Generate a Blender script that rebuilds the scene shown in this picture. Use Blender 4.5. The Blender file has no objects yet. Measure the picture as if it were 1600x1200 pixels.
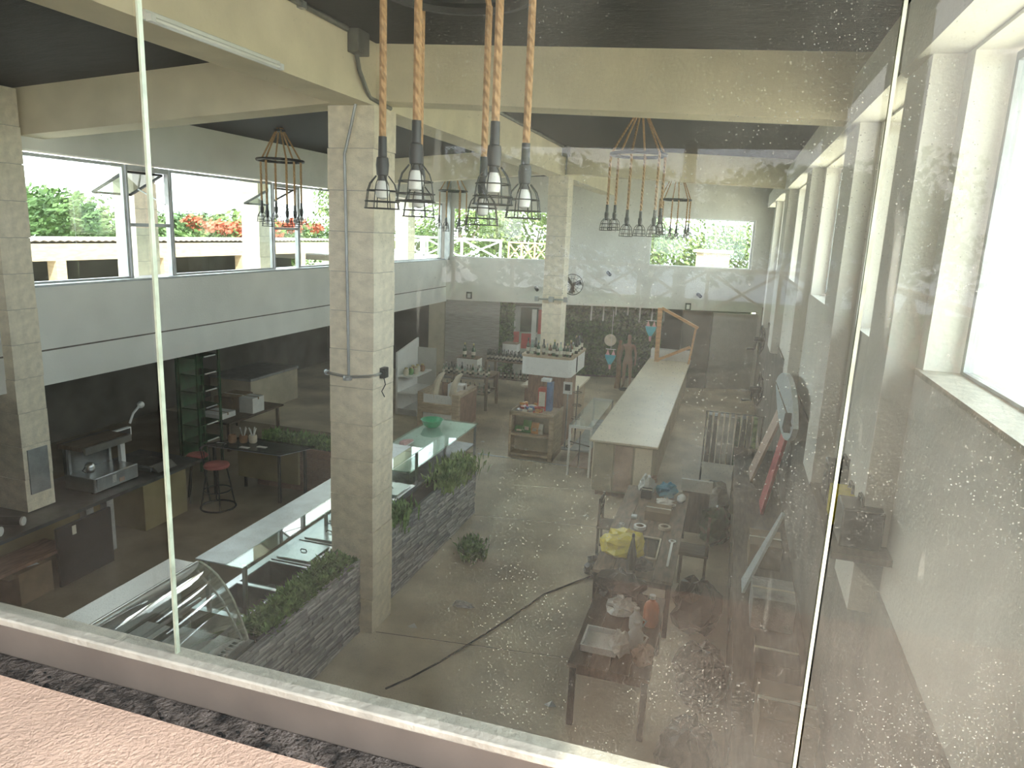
import bpy, math, random
from mathutils import Vector, Matrix
random.seed(7)
EXPO, SKY, SUN, REFL, D_SIDE, D_BASE = 0.92, 5.0, 7.0, .62, .07, .022      # exposure, sky, sun, pane reflection, dust
R = math.radians
sc = bpy.context.scene
col = sc.collection

# ------------------------------------------------------------------ camera
cam_d = bpy.data.cameras.new('camera'); cam = bpy.data.objects.new('camera', cam_d); col.objects.link(cam)
cam_d.sensor_width = 36; cam_d.lens = 36*1120/1600; cam_d.clip_start = 0.02; cam_d.clip_end = 500
fwd_y = Vector((350, 225, -1120)).normalized()           # the hall's length axis in camera space
up_z = Vector((200, 4900, 1120)); up_z = (up_z-up_z.dot(fwd_y)*fwd_y).normalized()
rt_x = fwd_y.cross(up_z)
rot = Matrix(((rt_x.x, rt_x.y, rt_x.z), (fwd_y.x, fwd_y.y, fwd_y.z), (up_z.x, up_z.y, up_z.z)))
cam.matrix_world = Matrix.Translation((0, 0, 4.8)) @ rot.to_4x4()
sc.camera = cam
sc.view_settings.view_transform = 'Standard'; sc.view_settings.look = 'None'
sc.view_settings.gamma = 1; sc.view_settings.use_curve_mapping = False
sc.view_settings.exposure = EXPO

# ------------------------------------------------------------------ sky and sun
world = bpy.data.worlds.new('sky'); sc.world = world; world.use_nodes = True
wn = world.node_tree; wn.nodes.clear()
def wnode(t, **k):
    n = wn.nodes.new(t)
    for a, v in k.items(): setattr(n, a, v)
    return n
wo = wnode('ShaderNodeOutputWorld'); wb = wnode('ShaderNodeBackground'); wb.inputs[1].default_value = SKY
tc = wnode('ShaderNodeTexCoord'); mp = wnode('ShaderNodeMapping'); mp.inputs['Scale'].default_value = (1, 1, 2.6)
nz = wnode('ShaderNodeTexNoise'); nz.inputs['Scale'].default_value = 2.6; nz.inputs['Detail'].default_value = 7; nz.inputs['Roughness'].default_value = .58
cr = wnode('ShaderNodeValToRGB'); cr.color_ramp.elements[0].position = .36; cr.color_ramp.elements[1].position = .62
cr.color_ramp.elements[0].color = (.62, .73, .88, 1); cr.color_ramp.elements[1].color = (1.0, .98, .93, 1)
wn.links.new(tc.outputs['Generated'], mp.inputs[0]); wn.links.new(mp.outputs[0], nz.inputs['Vector'])
wn.links.new(nz.outputs['Fac'], cr.inputs[0]); wn.links.new(cr.outputs[0], wb.inputs[0]); wn.links.new(wb.outputs[0], wo.inputs[0])
sun_d = bpy.data.lights.new('sun', 'SUN'); sun_d.energy = SUN; sun_d.angle = R(.6); sun_d.color = (1, .93, .82)
sun = bpy.data.objects.new('sun', sun_d); col.objects.link(sun); sun.location = (12, -10, 18)
sun.rotation_euler = Vector((-.40, .50, -.72)).to_track_quat('-Z', 'Y').to_euler()

# ------------------------------------------------------------------ materials
MATS = {}
def mat(name, c, rough=.7, metal=0, var=.12, scale=6, bump=0, bscale=40, c2=None, detail=5, spec=.5, stretch=(1, 1, 1), alpha=None, emit=None):
    m = bpy.data.materials.new(name); m.use_nodes = True; nt = m.node_tree; b = nt.nodes['Principled BSDF']
    b.inputs['Roughness'].default_value = rough; b.inputs['Metallic'].default_value = metal
    b.inputs['Specular IOR Level'].default_value = spec
    t = nt.nodes.new('ShaderNodeTexCoord'); mpn = nt.nodes.new('ShaderNodeMapping'); mpn.inputs['Scale'].default_value = stretch
    nt.links.new(t.outputs['Object'], mpn.inputs[0])
    n = nt.nodes.new('ShaderNodeTexNoise'); n.inputs['Scale'].default_value = scale; n.inputs['Detail'].default_value = detail
    nt.links.new(mpn.outputs[0], n.inputs['Vector'])
    r = nt.nodes.new('ShaderNodeValToRGB')
    a = tuple(max(0, x*(1-var)) for x in c); d = c2 or tuple(min(1, x*(1+var)) for x in c)
    r.color_ramp.elements[0].color = (*a, 1); r.color_ramp.elements[1].color = (*d, 1)
    r.color_ramp.elements[0].position = .32; r.color_ramp.elements[1].position = .68
    nt.links.new(n.outputs['Fac'], r.inputs[0]); nt.links.new(r.outputs[0], b.inputs['Base Color'])
    if bump:
        n2 = nt.nodes.new('ShaderNodeTexNoise'); n2.inputs['Scale'].default_value = bscale; n2.inputs['Detail'].default_value = 4
        nt.links.new(mpn.outputs[0], n2.inputs['Vector'])
        bp = nt.nodes.new('ShaderNodeBump'); bp.inputs['Strength'].default_value = bump; bp.inputs['Distance'].default_value = .02
        nt.links.new(n2.outputs['Fac'], bp.inputs['Height']); nt.links.new(bp.outputs[0], b.inputs['Normal'])
    if emit: b.inputs['Emission Color'].default_value = (*emit, 1); b.inputs['Emission Strength'].default_value = 1
    MATS[name] = m; return m
def glass_mat(name, tint=(.9, .96, .94), refl=.08, rough=.02):
    m = bpy.data.materials.new(name); m.use_nodes = True; nt = m.node_tree; nt.nodes.clear()
    o = nt.nodes.new('ShaderNodeOutputMaterial'); tr = nt.nodes.new('ShaderNodeBsdfTransparent'); tr.inputs[0].default_value = (*tint, 1)
    gl = nt.nodes.new('ShaderNodeBsdfGlossy'); gl.inputs['Roughness'].default_value = rough
    lw = nt.nodes.new('ShaderNodeLayerWeight'); lw.inputs[0].default_value = .5
    pw = nt.nodes.new('ShaderNodeMath'); pw.operation = 'POWER'; pw.inputs[1].default_value = 4.5
    mu = nt.nodes.new('ShaderNodeMath'); mu.operation = 'MULTIPLY_ADD'; mu.inputs[1].default_value = .9; mu.inputs[2].default_value = refl*.5; mu.use_clamp = True
    mx = nt.nodes.new('ShaderNodeMixShader')
    nt.links.new(lw.outputs['Facing'], pw.inputs[0]); nt.links.new(pw.outputs[0], mu.inputs[0]); nt.links.new(mu.outputs[0], mx.inputs[0])
    nt.links.new(tr.outputs[0], mx.inputs[1]); nt.links.new(gl.outputs[0], mx.inputs[2]); nt.links.new(mx.outputs[0], o.inputs[0])
    MATS[name] = m; return m

mat('white_plaster', (.78, .75, .69), .85, var=.06, scale=1.5, bump=.15, bscale=30)
mat('cream_beam', (.77, .675, .50), .8, var=.08, scale=2, bump=.12, bscale=25)
mat('dark_ceiling', (.012, .012, .012), .8, var=.5, scale=3, bump=.4, bscale=14, stretch=(1, 6, 1))
mat('pillar_stone', (.82, .72, .57), .85, var=.12, scale=5, bump=.3, bscale=35)
mat('pillar_joint', (.42, .38, .33), .9)
mat('slate', (.42, .41, .40), .75, var=.4, scale=3, bump=.5, bscale=30)
mat('slate_dark', (.10, .10, .10), .9)
mat('floor_concrete', (.66, .57, .44), .55, var=.28, scale=.9, bump=.08, bscale=20, detail=9)
mat('pink_stucco', (.80, .56, .43), .9, var=.10, scale=9, bump=.35, bscale=150)
mat('grime', (.13, .115, .10), .95, var=.75, scale=26, bump=.9, bscale=120, c2=(.27, .23, .20))
mat('grime_clump', (.02, .02, .018), 1, var=.4)
mat('frame_paint', (.17, .142, .12), .6, var=.12, scale=8)
mat('frame_rail', (.50, .47, .40), .5, var=.16, scale=14, bump=.2, bscale=60)
mat('joint_edge', (.42, .46, .36), .25, var=.2, scale=30)
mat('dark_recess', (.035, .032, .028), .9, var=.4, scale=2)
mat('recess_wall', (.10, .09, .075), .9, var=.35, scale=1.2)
mat('steel', (.62, .63, .64), .28, 1, var=.06, scale=8)
mat('steel_dull', (.42, .43, .44), .5, .8, var=.15, scale=6)
mat('steel_dark', (.16, .165, .17), .35, .8, var=.2)
mat('black_iron', (.015, .015, .015), .5, .3, var=.3)
mat('black_plastic', (.018, .018, .02), .45, var=.3)
mat('white_plastic', (.80, .80, .79), .35, var=.03)
mat('white_lacquer', (.82, .81, .80), .3, var=.03)
mat('cable_grey', (.20, .20, .19), .5, .2, var=.2)
mat('conduit', (.17, .165, .15), .45, .5, var=.25)
mat('tube_white', (.85, .85, .82), .3, var=.02)
mat('bulb', (.80, .79, .76), .15, var=.02)
mat('wood_brown', (.09, .06, .04), .6, var=.35, scale=5, stretch=(6, 1, 1))
mat('wood_table', (.20, .14, .10), .6, var=.35, scale=4, stretch=(5, 1, 1))
mat('wood_light', (.46, .35, .24), .6, var=.2, scale=5, stretch=(1, 1, 5))
mat('wood_red', (.28, .16, .11), .65, var=.25, scale=6, stretch=(4, 1, 1))
mat('wood_orange', (.60, .33, .16), .6, var=.2, scale=6, stretch=(1, 1, 4))
mat('cream_board', (.50, .44, .33), .8, var=.12, scale=3)
mat('yellow_cream', (.30, .24, .125), .8, var=.12, scale=3)
mat('cardboard', (.24, .165, .10), .9, var=.15)
mat('brick', (.30, .17, .12), .9, var=.25, scale=8)
mat('leaf_dark', (.14, .26, .07), .7, var=.5, scale=12, c2=(.28, .44, .15))
mat('leaf_mid', (.20, .32, .10), .7, var=.4, scale=5, c2=(.38, .48, .20))
mat('leaf_wall_green', (.05, .11, .035), .7, var=.5, scale=9, c2=(.11, .20, .06))
mat('leaf_tree', (.045, .10, .022), .75, var=.35, scale=.6, c2=(.10, .17, .04))
mat('leaf_light', (.09, .15, .035), .75, var=.3, scale=.6, c2=(.18, .24, .07))
mat('flower_red', (.35, .07, .03), .7, var=.2)
mat('bark', (.16, .12, .09), .9, var=.3)
mat('soil', (.05, .038, .028), .95, var=.4)
mat('ground_sand', (.56, .49, .38), .9, var=.12, scale=.6)
mat('ground_green', (.16, .20, .08), .95, var=.3, scale=.5)
mat('deck', (.42, .38, .31), .8, var=.12, scale=2)
mat('cream_wall', (.66, .60, .48), .85, var=.08, scale=.8)
mat('seat_red', (.40, .11, .10), .6, var=.2)
mat('pot_brown', (.30, .16, .08), .5, var=.2)
mat('green_plastic', (.06, .42, .22), .3, var=.15)
mat('pink_fabric', (.72, .45, .45), .8, var=.12)
mat('yellow_plastic', (.85, .68, .03), .4, var=.12, scale=8)
mat('orange_plastic', (.78, .25, .12), .35, var=.1)
mat('blue_cloth', (.12, .38, .55), .8, var=.2)
mat('cyan_cloth', (.10, .50, .62), .7, var=.15)
mat('blue_plastic', (.08, .16, .36), .5, var=.15)
mat('paper', (.74, .73, .70), .9, var=.06)
mat('red_print', (.52, .07, .06), .6, var=.12)
mat('red_board', (.48, .10, .10), .6, var=.15)
mat('pinkish_board', (.50, .36, .29), .7, var=.12)
mat('mannequin', (.30, .18, .12), .45, var=.1)
mat('ivory', (.66, .58, .45), .5, var=.15)
mat('grey_stone_wall', (.34, .32, .30), .85, var=.25, scale=9, bump=.5, bscale=12, stretch=(.4, .4, 7))
mat('grey_panel', (.48, .48, .45), .7, var=.06)
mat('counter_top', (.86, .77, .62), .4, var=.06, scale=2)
mat('board_blue', (.55, .62, .66), .3, var=.1)
mat('foil', (.55, .47, .22), .3, .6, var=.2)
mat('bottle_dark', (.012, .016, .010), .12, var=.3)
mat('bottle_green', (.02, .07, .03), .12, var=.3)
mat('bottle_amber', (.14, .05, .015), .12, var=.3)
mat('label_paper', (.70, .66, .56), .8, var=.1)
mat('snack_red', (.50, .07, .05), .4, var=.3)
mat('snack_green', (.10, .26, .07), .4, var=.3)
mat('snack_blue', (.10, .17, .35), .4, var=.3)
mat('snack_orange', (.60, .28, .08), .4, var=.3)
mat('can_metal', (.50, .50, .52), .3, .8, var=.1)
mat('wall_shade', (.15, .13, .11), .85, var=.3, scale=2, bump=.2, bscale=20)
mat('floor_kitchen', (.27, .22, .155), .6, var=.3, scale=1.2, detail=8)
mat('floor_crack', (.16, .135, .11), .9, var=.3)
mat('slab_edge', (.70, .685, .64), .85, var=.06, scale=1.5)
mat('roof_sheet', (.26, .22, .19), .7, var=.2, scale=3)
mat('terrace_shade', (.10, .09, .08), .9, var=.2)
mat('plastic_bag', (.016, .017, .018), .3, var=.5, bump=.8, bscale=14)
mat('clear_film', (.62, .62, .60), .25, var=.15, scale=6)
glass_mat('glass'); glass_mat('glass_thin', (.95, .98, .97), .05); glass_mat('glass_green', (.82, .93, .88), .10); glass_mat('glass_smoke', (.55, .60, .58), .10)
# rope: twisted strands
m = mat('rope', (.50, .30, .15), .9, var=.15, scale=40)
nt = m.node_tree; b = nt.nodes['Principled BSDF']
t = nt.nodes.new('ShaderNodeTexCoord'); w = nt.nodes.new('ShaderNodeTexWave'); w.wave_type = 'BANDS'; w.bands_direction = 'DIAGONAL'
w.inputs['Scale'].default_value = 11; w.inputs['Distortion'].default_value = .6
bp = nt.nodes.new('ShaderNodeBump'); bp.inputs['Strength'].default_value = .9; bp.inputs['Distance'].default_value = .012
nt.links.new(t.outputs['Object'], w.inputs['Vector']); nt.links.new(w.outputs['Fac'], bp.inputs['Height']); nt.links.new(bp.outputs[0], b.inputs['Normal'])
# dusty pane: clear glass under a film of dust, specks and smears
def dusty():
    m = bpy.data.materials.new('dusty_glass'); m.use_nodes = True; nt = m.node_tree; nt.nodes.clear()
    N = nt.nodes.new; L = nt.links.new
    def math_(op, a, b, clamp=False):
        n = N('ShaderNodeMath'); n.operation = op; n.use_clamp = clamp
        for i, v in enumerate((a, b)):
            if isinstance(v, (int, float)): n.inputs[i].default_value = v
            else: L(v, n.inputs[i])
        return n.outputs[0]
    def ramp(v, p0, p1, v0=0, v1=1):
        n = N('ShaderNodeMapRange'); n.clamp = True
        L(v, n.inputs[0]); n.inputs[1].default_value = p0; n.inputs[2].default_value = p1; n.inputs[3].default_value = v0; n.inputs[4].default_value = v1
        return n.outputs[0]
    g = N('ShaderNodeNewGeometry'); s = N('ShaderNodeSeparateXYZ'); L(g.outputs['Position'], s.inputs[0])
    def noise(scale, det=4, sx=1, sz=1, rough=.55):
        mp = N('ShaderNodeMapping'); mp.inputs['Scale'].default_value = (sx, 1, sz); L(g.outputs['Position'], mp.inputs[0])
        n = N('ShaderNodeTexNoise'); n.inputs['Scale'].default_value = scale; n.inputs['Detail'].default_value = det; n.inputs['Roughness'].default_value = rough
        L(mp.outputs[0], n.inputs['Vector']); return n.outputs['Fac']
    # real dust, heavier at foot; sunlit haze rightward and far-right shade painted into density
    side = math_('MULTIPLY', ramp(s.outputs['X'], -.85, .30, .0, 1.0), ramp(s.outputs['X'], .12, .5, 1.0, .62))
    foot = ramp(s.outputs['Z'], 4.62, 4.12, 0, 1)
    film = math_('ADD', math_('MULTIPLY', side, D_SIDE), D_BASE)
    smear = ramp(noise(3.2, 6, 1, .55), .42, .68)
    film = math_('MULTIPLY', film, math_('ADD', math_('MULTIPLY', smear, 1.2), .35))
    # fine grit: specks of many sizes, some cells empty
    def specks(scale, keep, rmax, rmin):
        v = N('ShaderNodeTexVoronoi'); v.inputs['Scale'].default_value = scale; L(g.outputs['Position'], v.inputs['Vector'])
        c = N('ShaderNodeSeparateColor'); L(v.outputs['Color'], c.inputs[0])
        rad = math_('ADD', math_('MULTIPLY', math_('POWER', c.outputs[1], 4.0), rmax-rmin), rmin)
        inside = ramp(math_('SUBTRACT', v.outputs['Distance'], rad), .06, -.06)
        return math_('MULTIPLY', inside, math_('MULTIPLY', ramp(c.outputs[0], keep, keep+.03), math_('ADD', math_('MULTIPLY', c.outputs[2], .75), .25)))
    cloud = ramp(noise(6, 6, 1, .8, .65), .40, .62)
    where = math_('MAXIMUM', math_('MULTIPLY', foot, ramp(s.outputs['X'], -.75, -.35)), math_('MULTIPLY', side, .7))
    grit = math_('MULTIPLY', math_('MAXIMUM', specks(420, .45, .34, .12), math_('MULTIPLY', specks(230, .7, .26, .08), .9)), math_('ADD', math_('MULTIPLY', cloud, .75), .12))
    grit = math_('MULTIPLY', grit, math_('ADD', math_('MULTIPLY', where, .80), .05))
    sp = math_('MULTIPLY', specks(45, .72, .13, .02), math_('ADD', math_('MULTIPLY', side, .7), .10))
    # scratches, wiped streaks
    st = math_('MULTIPLY', ramp(noise(22, 3, 1, .10), .66, .72), ramp(noise(4, 2), .50, .62))
    st = math_('MULTIPLY', st, math_('ADD', math_('MULTIPLY', side, .35), .05))
    fine = math_('MULTIPLY', ramp(noise(330, 4, 1, 1, .7), .50, .70), math_('MULTIPLY', math_('ADD', math_('MULTIPLY', foot, .20), math_('MULTIPLY', side, .10)), math_('ADD', math_('MULTIPLY', cloud, .8), .2)))
    d = math_('ADD', math_('ADD', film, grit), math_('ADD', math_('ADD', sp, st), fine), True)
    d = math_('MINIMUM', d, .85)
    tr = N('ShaderNodeBsdfTransparent'); tr.inputs[0].default_value = (.96, .98, .97, 1)
    gl = N('ShaderNodeBsdfGlossy'); gl.inputs['Roughness'].default_value = .0
    fr = N('ShaderNodeFresnel'); fr.inputs[0].default_value = 1.5
    mx = N('ShaderNodeMixShader'); L(math_('MULTIPLY', fr.outputs[0], REFL, True), mx.inputs[0]); L(tr.outputs[0], mx.inputs[1]); L(gl.outputs[0], mx.inputs[2])
    df = N('ShaderNodeBsdfDiffuse'); df.inputs[0].default_value = (.74, .74, .66, 1)
    tl = N('ShaderNodeBsdfTranslucent'); tl.inputs[0].default_value = (.74, .74, .66, 1)
    m2 = N('ShaderNodeMixShader'); m2.inputs[0].default_value = .5; L(df.outputs[0], m2.inputs[1]); L(tl.outputs[0], m2.inputs[2])
    m3 = N('ShaderNodeMixShader'); L(d, m3.inputs[0]); L(mx.outputs[0], m3.inputs[1]); L(m2.outputs[0], m3.inputs[2])
    o = N('ShaderNodeOutputMaterial'); L(m3.outputs[0], o.inputs[0]); MATS['dusty_glass'] = m
    c = bpy.data.materials.new('pane_core'); c.use_nodes = True; nt = c.node_tree; nt.nodes.clear()
    o = nt.nodes.new('ShaderNodeOutputMaterial'); t2 = nt.nodes.new('ShaderNodeBsdfTransparent'); nt.links.new(t2.outputs[0], o.inputs[0]); MATS['pane_core'] = c
dusty()

# ------------------------------------------------------------------ mesh helpers
class MB:
    def __init__(s): s.v = []; s.f = []; s.mi = []
    def add(s, vs, fs, mi=0):
        n = len(s.v); s.v += [tuple(p) for p in vs]; s.f += [tuple(i+n for i in f) for f in fs]; s.mi += [mi]*len(fs); return s
    def box(s, x0, x1, y0, y1, z0, z1, M=None, mi=0):
        vs = [Vector(p) for p in ((x0,y0,z0),(x1,y0,z0),(x1,y1,z0),(x0,y1,z0),(x0,y0,z1),(x1,y0,z1),(x1,y1,z1),(x0,y1,z1))]
        if M: vs = [M @ p for p in vs]
        return s.add(vs, [(0,3,2,1),(4,5,6,7),(0,1,5,4),(1,2,6,5),(2,3,7,6),(3,0,4,7)], mi)
    def bar(s, a, b, w, h=None, up=(0,0,1), mi=0):
        a, b = Vector(a), Vector(b); d = (b-a).normalized(); u = Vector(up)
        if abs(d.dot(u)) > .98: u = Vector((0, 1, 0))
        x = d.cross(u).normalized(); u = x.cross(d); h = h or w
        o = [x*w/2+u*h/2, -x*w/2+u*h/2, -x*w/2-u*h/2, x*w/2-u*h/2]
        return s.add([a+q for q in o]+[b+q for q in o], [(3,2,1,0),(4,5,6,7),(0,1,5,4),(1,2,6,5),(2,3,7,6),(3,0,4,7)], mi)
    def tube(s, pts, r, n=8, cap=True, mi=0):
        pts = [Vector(p) for p in pts]; rs = r if isinstance(r, (list, tuple)) else [r]*len(pts); rings = []
        prev = None
        for i, p in enumerate(pts):
            d = (pts[min(i+1, len(pts)-1)]-pts[max(i-1, 0)]).normalized()
            if prev is None:
                u = Vector((0, 0, 1)) if abs(d.z) < .9 else Vector((1, 0, 0)); x = d.cross(u).normalized()
            else:
                x = (prev - prev.dot(d)*d).normalized()
            prev = x; y = d.cross(x)
            rings.append([p+(x*math.cos(2*math.pi*k/n)+y*math.sin(2*math.pi*k/n))*rs[i] for k in range(n)])
        vs = [q for g in rings for q in g]; fs = []
        for i in range(len(pts)-1):
            for k in range(n):
                fs.append((i*n+k, i*n+(k+1) % n, (i+1)*n+(k+1) % n, (i+1)*n+k))
        if cap: fs += [tuple(range(n-1, -1, -1)), tuple((len(pts)-1)*n+k for k in range(n))]
        return s.add(vs, fs, mi)
    def lathe(s, prof, c=(0,0,0), n=16, cap=True, mi=0, sx=1, sy=1):
        vs = [(c[0]+r*math.cos(2*math.pi*k/n)*sx, c[1]+r*math.sin(2*math.pi*k/n)*sy, c[2]+z) for r, z in prof for k in range(n)]; fs = []
        for i in range(len(prof)-1):
            for k in range(n): fs.append((i*n+k, i*n+(k+1) % n, (i+1)*n+(k+1) % n, (i+1)*n+k))
        if cap: fs += [tuple(range(n-1, -1, -1)), tuple((len(prof)-1)*n+k for k in range(n))]
        return s.add(vs, fs, mi)
    def ring(s, c, rad, r, n=24, m=6, axis='z', mi=0):
        vs = []; fs = []
        for i in range(n):
            a = 2*math.pi*i/n
            for k in range(m):
                b = 2*math.pi*k/m; q = (rad+r*math.cos(b)); p = (q*math.cos(a), q*math.sin(a), r*math.sin(b))
                if axis == 'x': p = (p[2], p[0], p[1])
                if axis == 'y': p = (p[0], p[2], p[1])
                vs.append((c[0]+p[0], c[1]+p[1], c[2]+p[2]))
        for i in range(n):
            for k in range(m): fs.append((i*m+k, ((i+1) % n)*m+k, ((i+1) % n)*m+(k+1) % m, i*m+(k+1) % m))
        return s.add(vs, fs, mi)
    def prism(s, poly, a0, a1, axis='y', mi=0):
        def P(p, a): return {'y': (p[0], a, p[1]), 'x': (a, p[0], p[1]), 'z': (p[0], p[1], a)}[axis]
        n = len(poly); vs = [P(p, a0) for p in poly]+[P(p, a1) for p in poly]
        return s.add(vs, [tuple(range(n)), tuple(range(2*n-1, n-1, -1))]+[(i, i+n, (i+1) % n+n, (i+1) % n) for i in range(n)], mi)
    def quad(s, a, b, c, d, mi=0): return s.add([a, b, c, d], [(0, 1, 2, 3)], mi)
    def blob(s, c, r, n=12, m=8, jit=.12, sc_=(1,1,1), rnd=None, mi=0):
        rnd = rnd or random
        vs = [(c[0], c[1], c[2]-r*sc_[2])]; fs = []
        for j in range(1, m):
            t = math.pi*j/m-math.pi/2
            for k in range(n):
                a = 2*math.pi*k/n; q = r*(1+rnd.uniform(-jit, jit))
                vs.append((c[0]+q*math.cos(t)*math.cos(a)*sc_[0], c[1]+q*math.cos(t)*math.sin(a)*sc_[1], c[2]+q*math.sin(t)*sc_[2]))
        vs.append((c[0], c[1], c[2]+r*sc_[2])); top = len(vs)-1
        for k in range(n): fs.append((0, 1+(k+1) % n, 1+k)); fs.append((top, 1+(m-2)*n+k, 1+(m-2)*n+(k+1) % n))
        for j in range(m-2):
            for k in range(n): fs.append((1+j*n+k, 1+j*n+(k+1) % n, 1+(j+1)*n+(k+1) % n, 1+(j+1)*n+k))
        return s.add(vs, fs, mi)
    def build(s, name, mats, parent=None, smooth=True, bevel=0, local=False):
        me = bpy.data.meshes.new(name)
        off = wloc(parent) if (parent and not local) else Vector()
        me.from_pydata([(p[0]-off.x, p[1]-off.y, p[2]-off.z) for p in s.v], [], s.f)
        for q in (mats if isinstance(mats, (list, tuple)) else [mats]): me.materials.append(MATS[q])
        me.polygons.foreach_set('material_index', s.mi)
        me.update()
        if smooth: me.shade_smooth(); me.set_sharp_from_angle(angle=R(35))
        o = bpy.data.objects.new(name, me); col.objects.link(o)
        if parent: o.parent = parent
        if bevel:
            bm_ = o.modifiers.new('bevel', 'BEVEL'); bm_.width = bevel; bm_.segments = 2; bm_.limit_method = 'ANGLE'; bm_.angle_limit = R(40)
        return o
def wloc(o):
    v = Vector()
    while o: v += o.location; o = o.parent
    return v
def tag(o, label=None, cat=None, group=None, kind=None):
    if label: o['label'] = label
    if cat: o['category'] = cat
    if group: o['group'] = group
    if kind: o['kind'] = kind
    return o
def thing(name, loc, label, cat, group=None, rz=0):
    o = bpy.data.objects.new(name, None); o.empty_display_size = .1; col.objects.link(o); o.location = loc; o.rotation_euler.z = rz
    return tag(o, label, cat, group)
def struct(name, mb, m, parent=None, label=None, **k):
    o = mb.build(name, m, parent, **k)
    if not parent: o['kind'] = 'structure'
    if label: o['label'] = label
    return o
def group_struct(name, loc=(0, 0, 0), label=None):
    o = bpy.data.objects.new(name, None); col.objects.link(o); o.location = loc; o['kind'] = 'structure'
    if label: o['label'] = label
    return o
def copy_tree(o, parent=None):
    c = o.copy(); col.objects.link(c); c.parent = parent
    for ch in list(o.children): copy_tree(ch, c)
    return c
def inst(src, name, parent, loc, scale=(1, 1, 1), rz=0):
    c = src.copy(); c.name = name; col.objects.link(c); c.parent = parent; c.location = loc; c.scale = scale; c.rotation_euler = (0, 0, rz); return c

ORD = ['first', 'second', 'third', 'fourth', 'fifth', 'sixth', 'seventh', 'eighth', 'ninth', 'tenth', 'eleventh', 'twelfth', 'thirteenth', 'fourteenth']
# ================================================================== THE SETTING
XL, XR = -8.6, 1.05
def yF(x): return 21.2+(x+8.6)*.323          # the far wall stands slightly askew
RX = -3.9
def roofz(x): return 6.60-(.042*(x-RX) if x > RX else .080*(RX-x))
struct('floor', MB().box(-14, XR+.3, .95, 27, -.1, 0), 'floor_concrete', label='stained tan concrete floor of the hall')
FL = bpy.data.objects['floor']
for (a, b_) in (((-3.66, 7.05), (-1.3, 7.35)), ((-3.8, 10.9), (-1.3, 11.3)), ((-3.6, 12.6), (-2.3, 12.9))):
    MB().bar((*a, .0005), (*b_, .0005), .012, .002).build('joint', 'floor_crack', FL)
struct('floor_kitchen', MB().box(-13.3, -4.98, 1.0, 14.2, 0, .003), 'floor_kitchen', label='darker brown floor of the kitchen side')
ce = MB()
for x0, x1 in ((-9.0, RX), (RX, XR+.3)):
    n = 6
    for i in range(n):
        a = x0+(x1-x0)*i/n; b_ = x0+(x1-x0)*(i+1)/n
        ce.add([(a, .95, roofz(a)), (b_, .95, roofz(b_)), (b_, 25.5, roofz(b_)), (a, 25.5, roofz(a)), (a, .95, roofz(a)+.12), (b_, .95, roofz(b_)+.12), (b_, 25.5, roofz(b_)+.12), (a, 25.5, roofz(a)+.12)],
               [(0,3,2,1),(4,5,6,7),(0,1,5,4),(2,3,7,6),(1,2,6,5),(3,0,4,7)])
struct('ceiling', ce, 'dark_ceiling', label='black pitched ceiling above the cream beams', smooth=False)
# cream beams
def cross_beam(name, y0, y1, label):
    b = MB()
    for x0, x1 in ((XL-.3, RX), (RX, XR+.2)):
        z0, z1 = roofz(x0)+.03, roofz(x1)+.03; d = .58
        b.add([(x0,y0,z0-d),(x1,y0,z1-d),(x1,y1,z1-d),(x0,y1,z0-d),(x0,y0,z0),(x1,y0,z1),(x1,y1,z1),(x0,y1,z0)],
              [(0,3,2,1),(4,5,6,7),(0,1,5,4),(1,2,6,5),(2,3,7,6),(3,0,4,7)])
    return struct(name, b, 'cream_beam', label=label, smooth=False)
cross_beam('trim_1', 7.08, 7.45, 'cream cross beam carried by the near pillar')
cross_beam('trim_2', 15.7, 16.05, 'cream cross beam carried by the far pillar')
struct('trim_3', MB().box(-4.12, -3.70, 1.0, 25, 5.99, 6.62), 'cream_beam', label='long cream ridge beam running over both pillars', smooth=False)

# left wall: slab edge, parapet, windows, head
struct('wall_left', MB().box(XL-.3, XL, 1.0, 21.3, 2.5, 2.955).box(XL-.3, XL-.02, 1, 21.3, 2.955, 2.975).box(XL-.3, XL-.005, 1.0, 21.3, 2.975, 3.80)
       .box(XL-.3, XL, 1.0, 21.3, 5.52, 6.26).box(XL-.3, XL, 1.0, 6.6, 3.8, 5.52), 'white_plaster', label='white upper left wall above the dark ground floor bay', smooth=False)
MB().box(XL-.02, XL-.004, 1.0, 21.2, 2.953, 2.977).build('joint', 'floor_crack', bpy.data.objects['wall_left'])
struct('trim_4', MB().box(XL-.42, XL+.015, 7.0, 21.2, 3.80, 3.83), 'steel_dull', label='thin grey sill along the left windows')
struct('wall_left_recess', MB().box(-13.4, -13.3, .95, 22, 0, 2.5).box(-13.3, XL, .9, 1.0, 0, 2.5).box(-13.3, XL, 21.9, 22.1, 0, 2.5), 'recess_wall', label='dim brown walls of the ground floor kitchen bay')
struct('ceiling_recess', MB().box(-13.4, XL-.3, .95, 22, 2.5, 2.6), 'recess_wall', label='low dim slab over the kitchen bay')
unit = MB().box(-.5, .5, -.5, .5, -.5, .5).build('block_mesh', 'pillar_stone', None)
unit_me = unit.data; bpy.data.objects.remove(unit)
def piece(name, me_mat, parent, c, size, rz=0):
    key = 'unit_'+me_mat
    me = bpy.data.meshes.get(key)
    if not me:
        me = unit_me.copy(); me.name = key; me.materials.clear(); me.materials.append(MATS[me_mat])
    o = bpy.data.objects.new(name, me); col.objects.link(o); o.parent = parent
    p = wloc(parent); o.location = (c[0]-p.x, c[1]-p.y, c[2]-p.z); o.scale = size; o.rotation_euler.z = rz; return o
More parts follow.
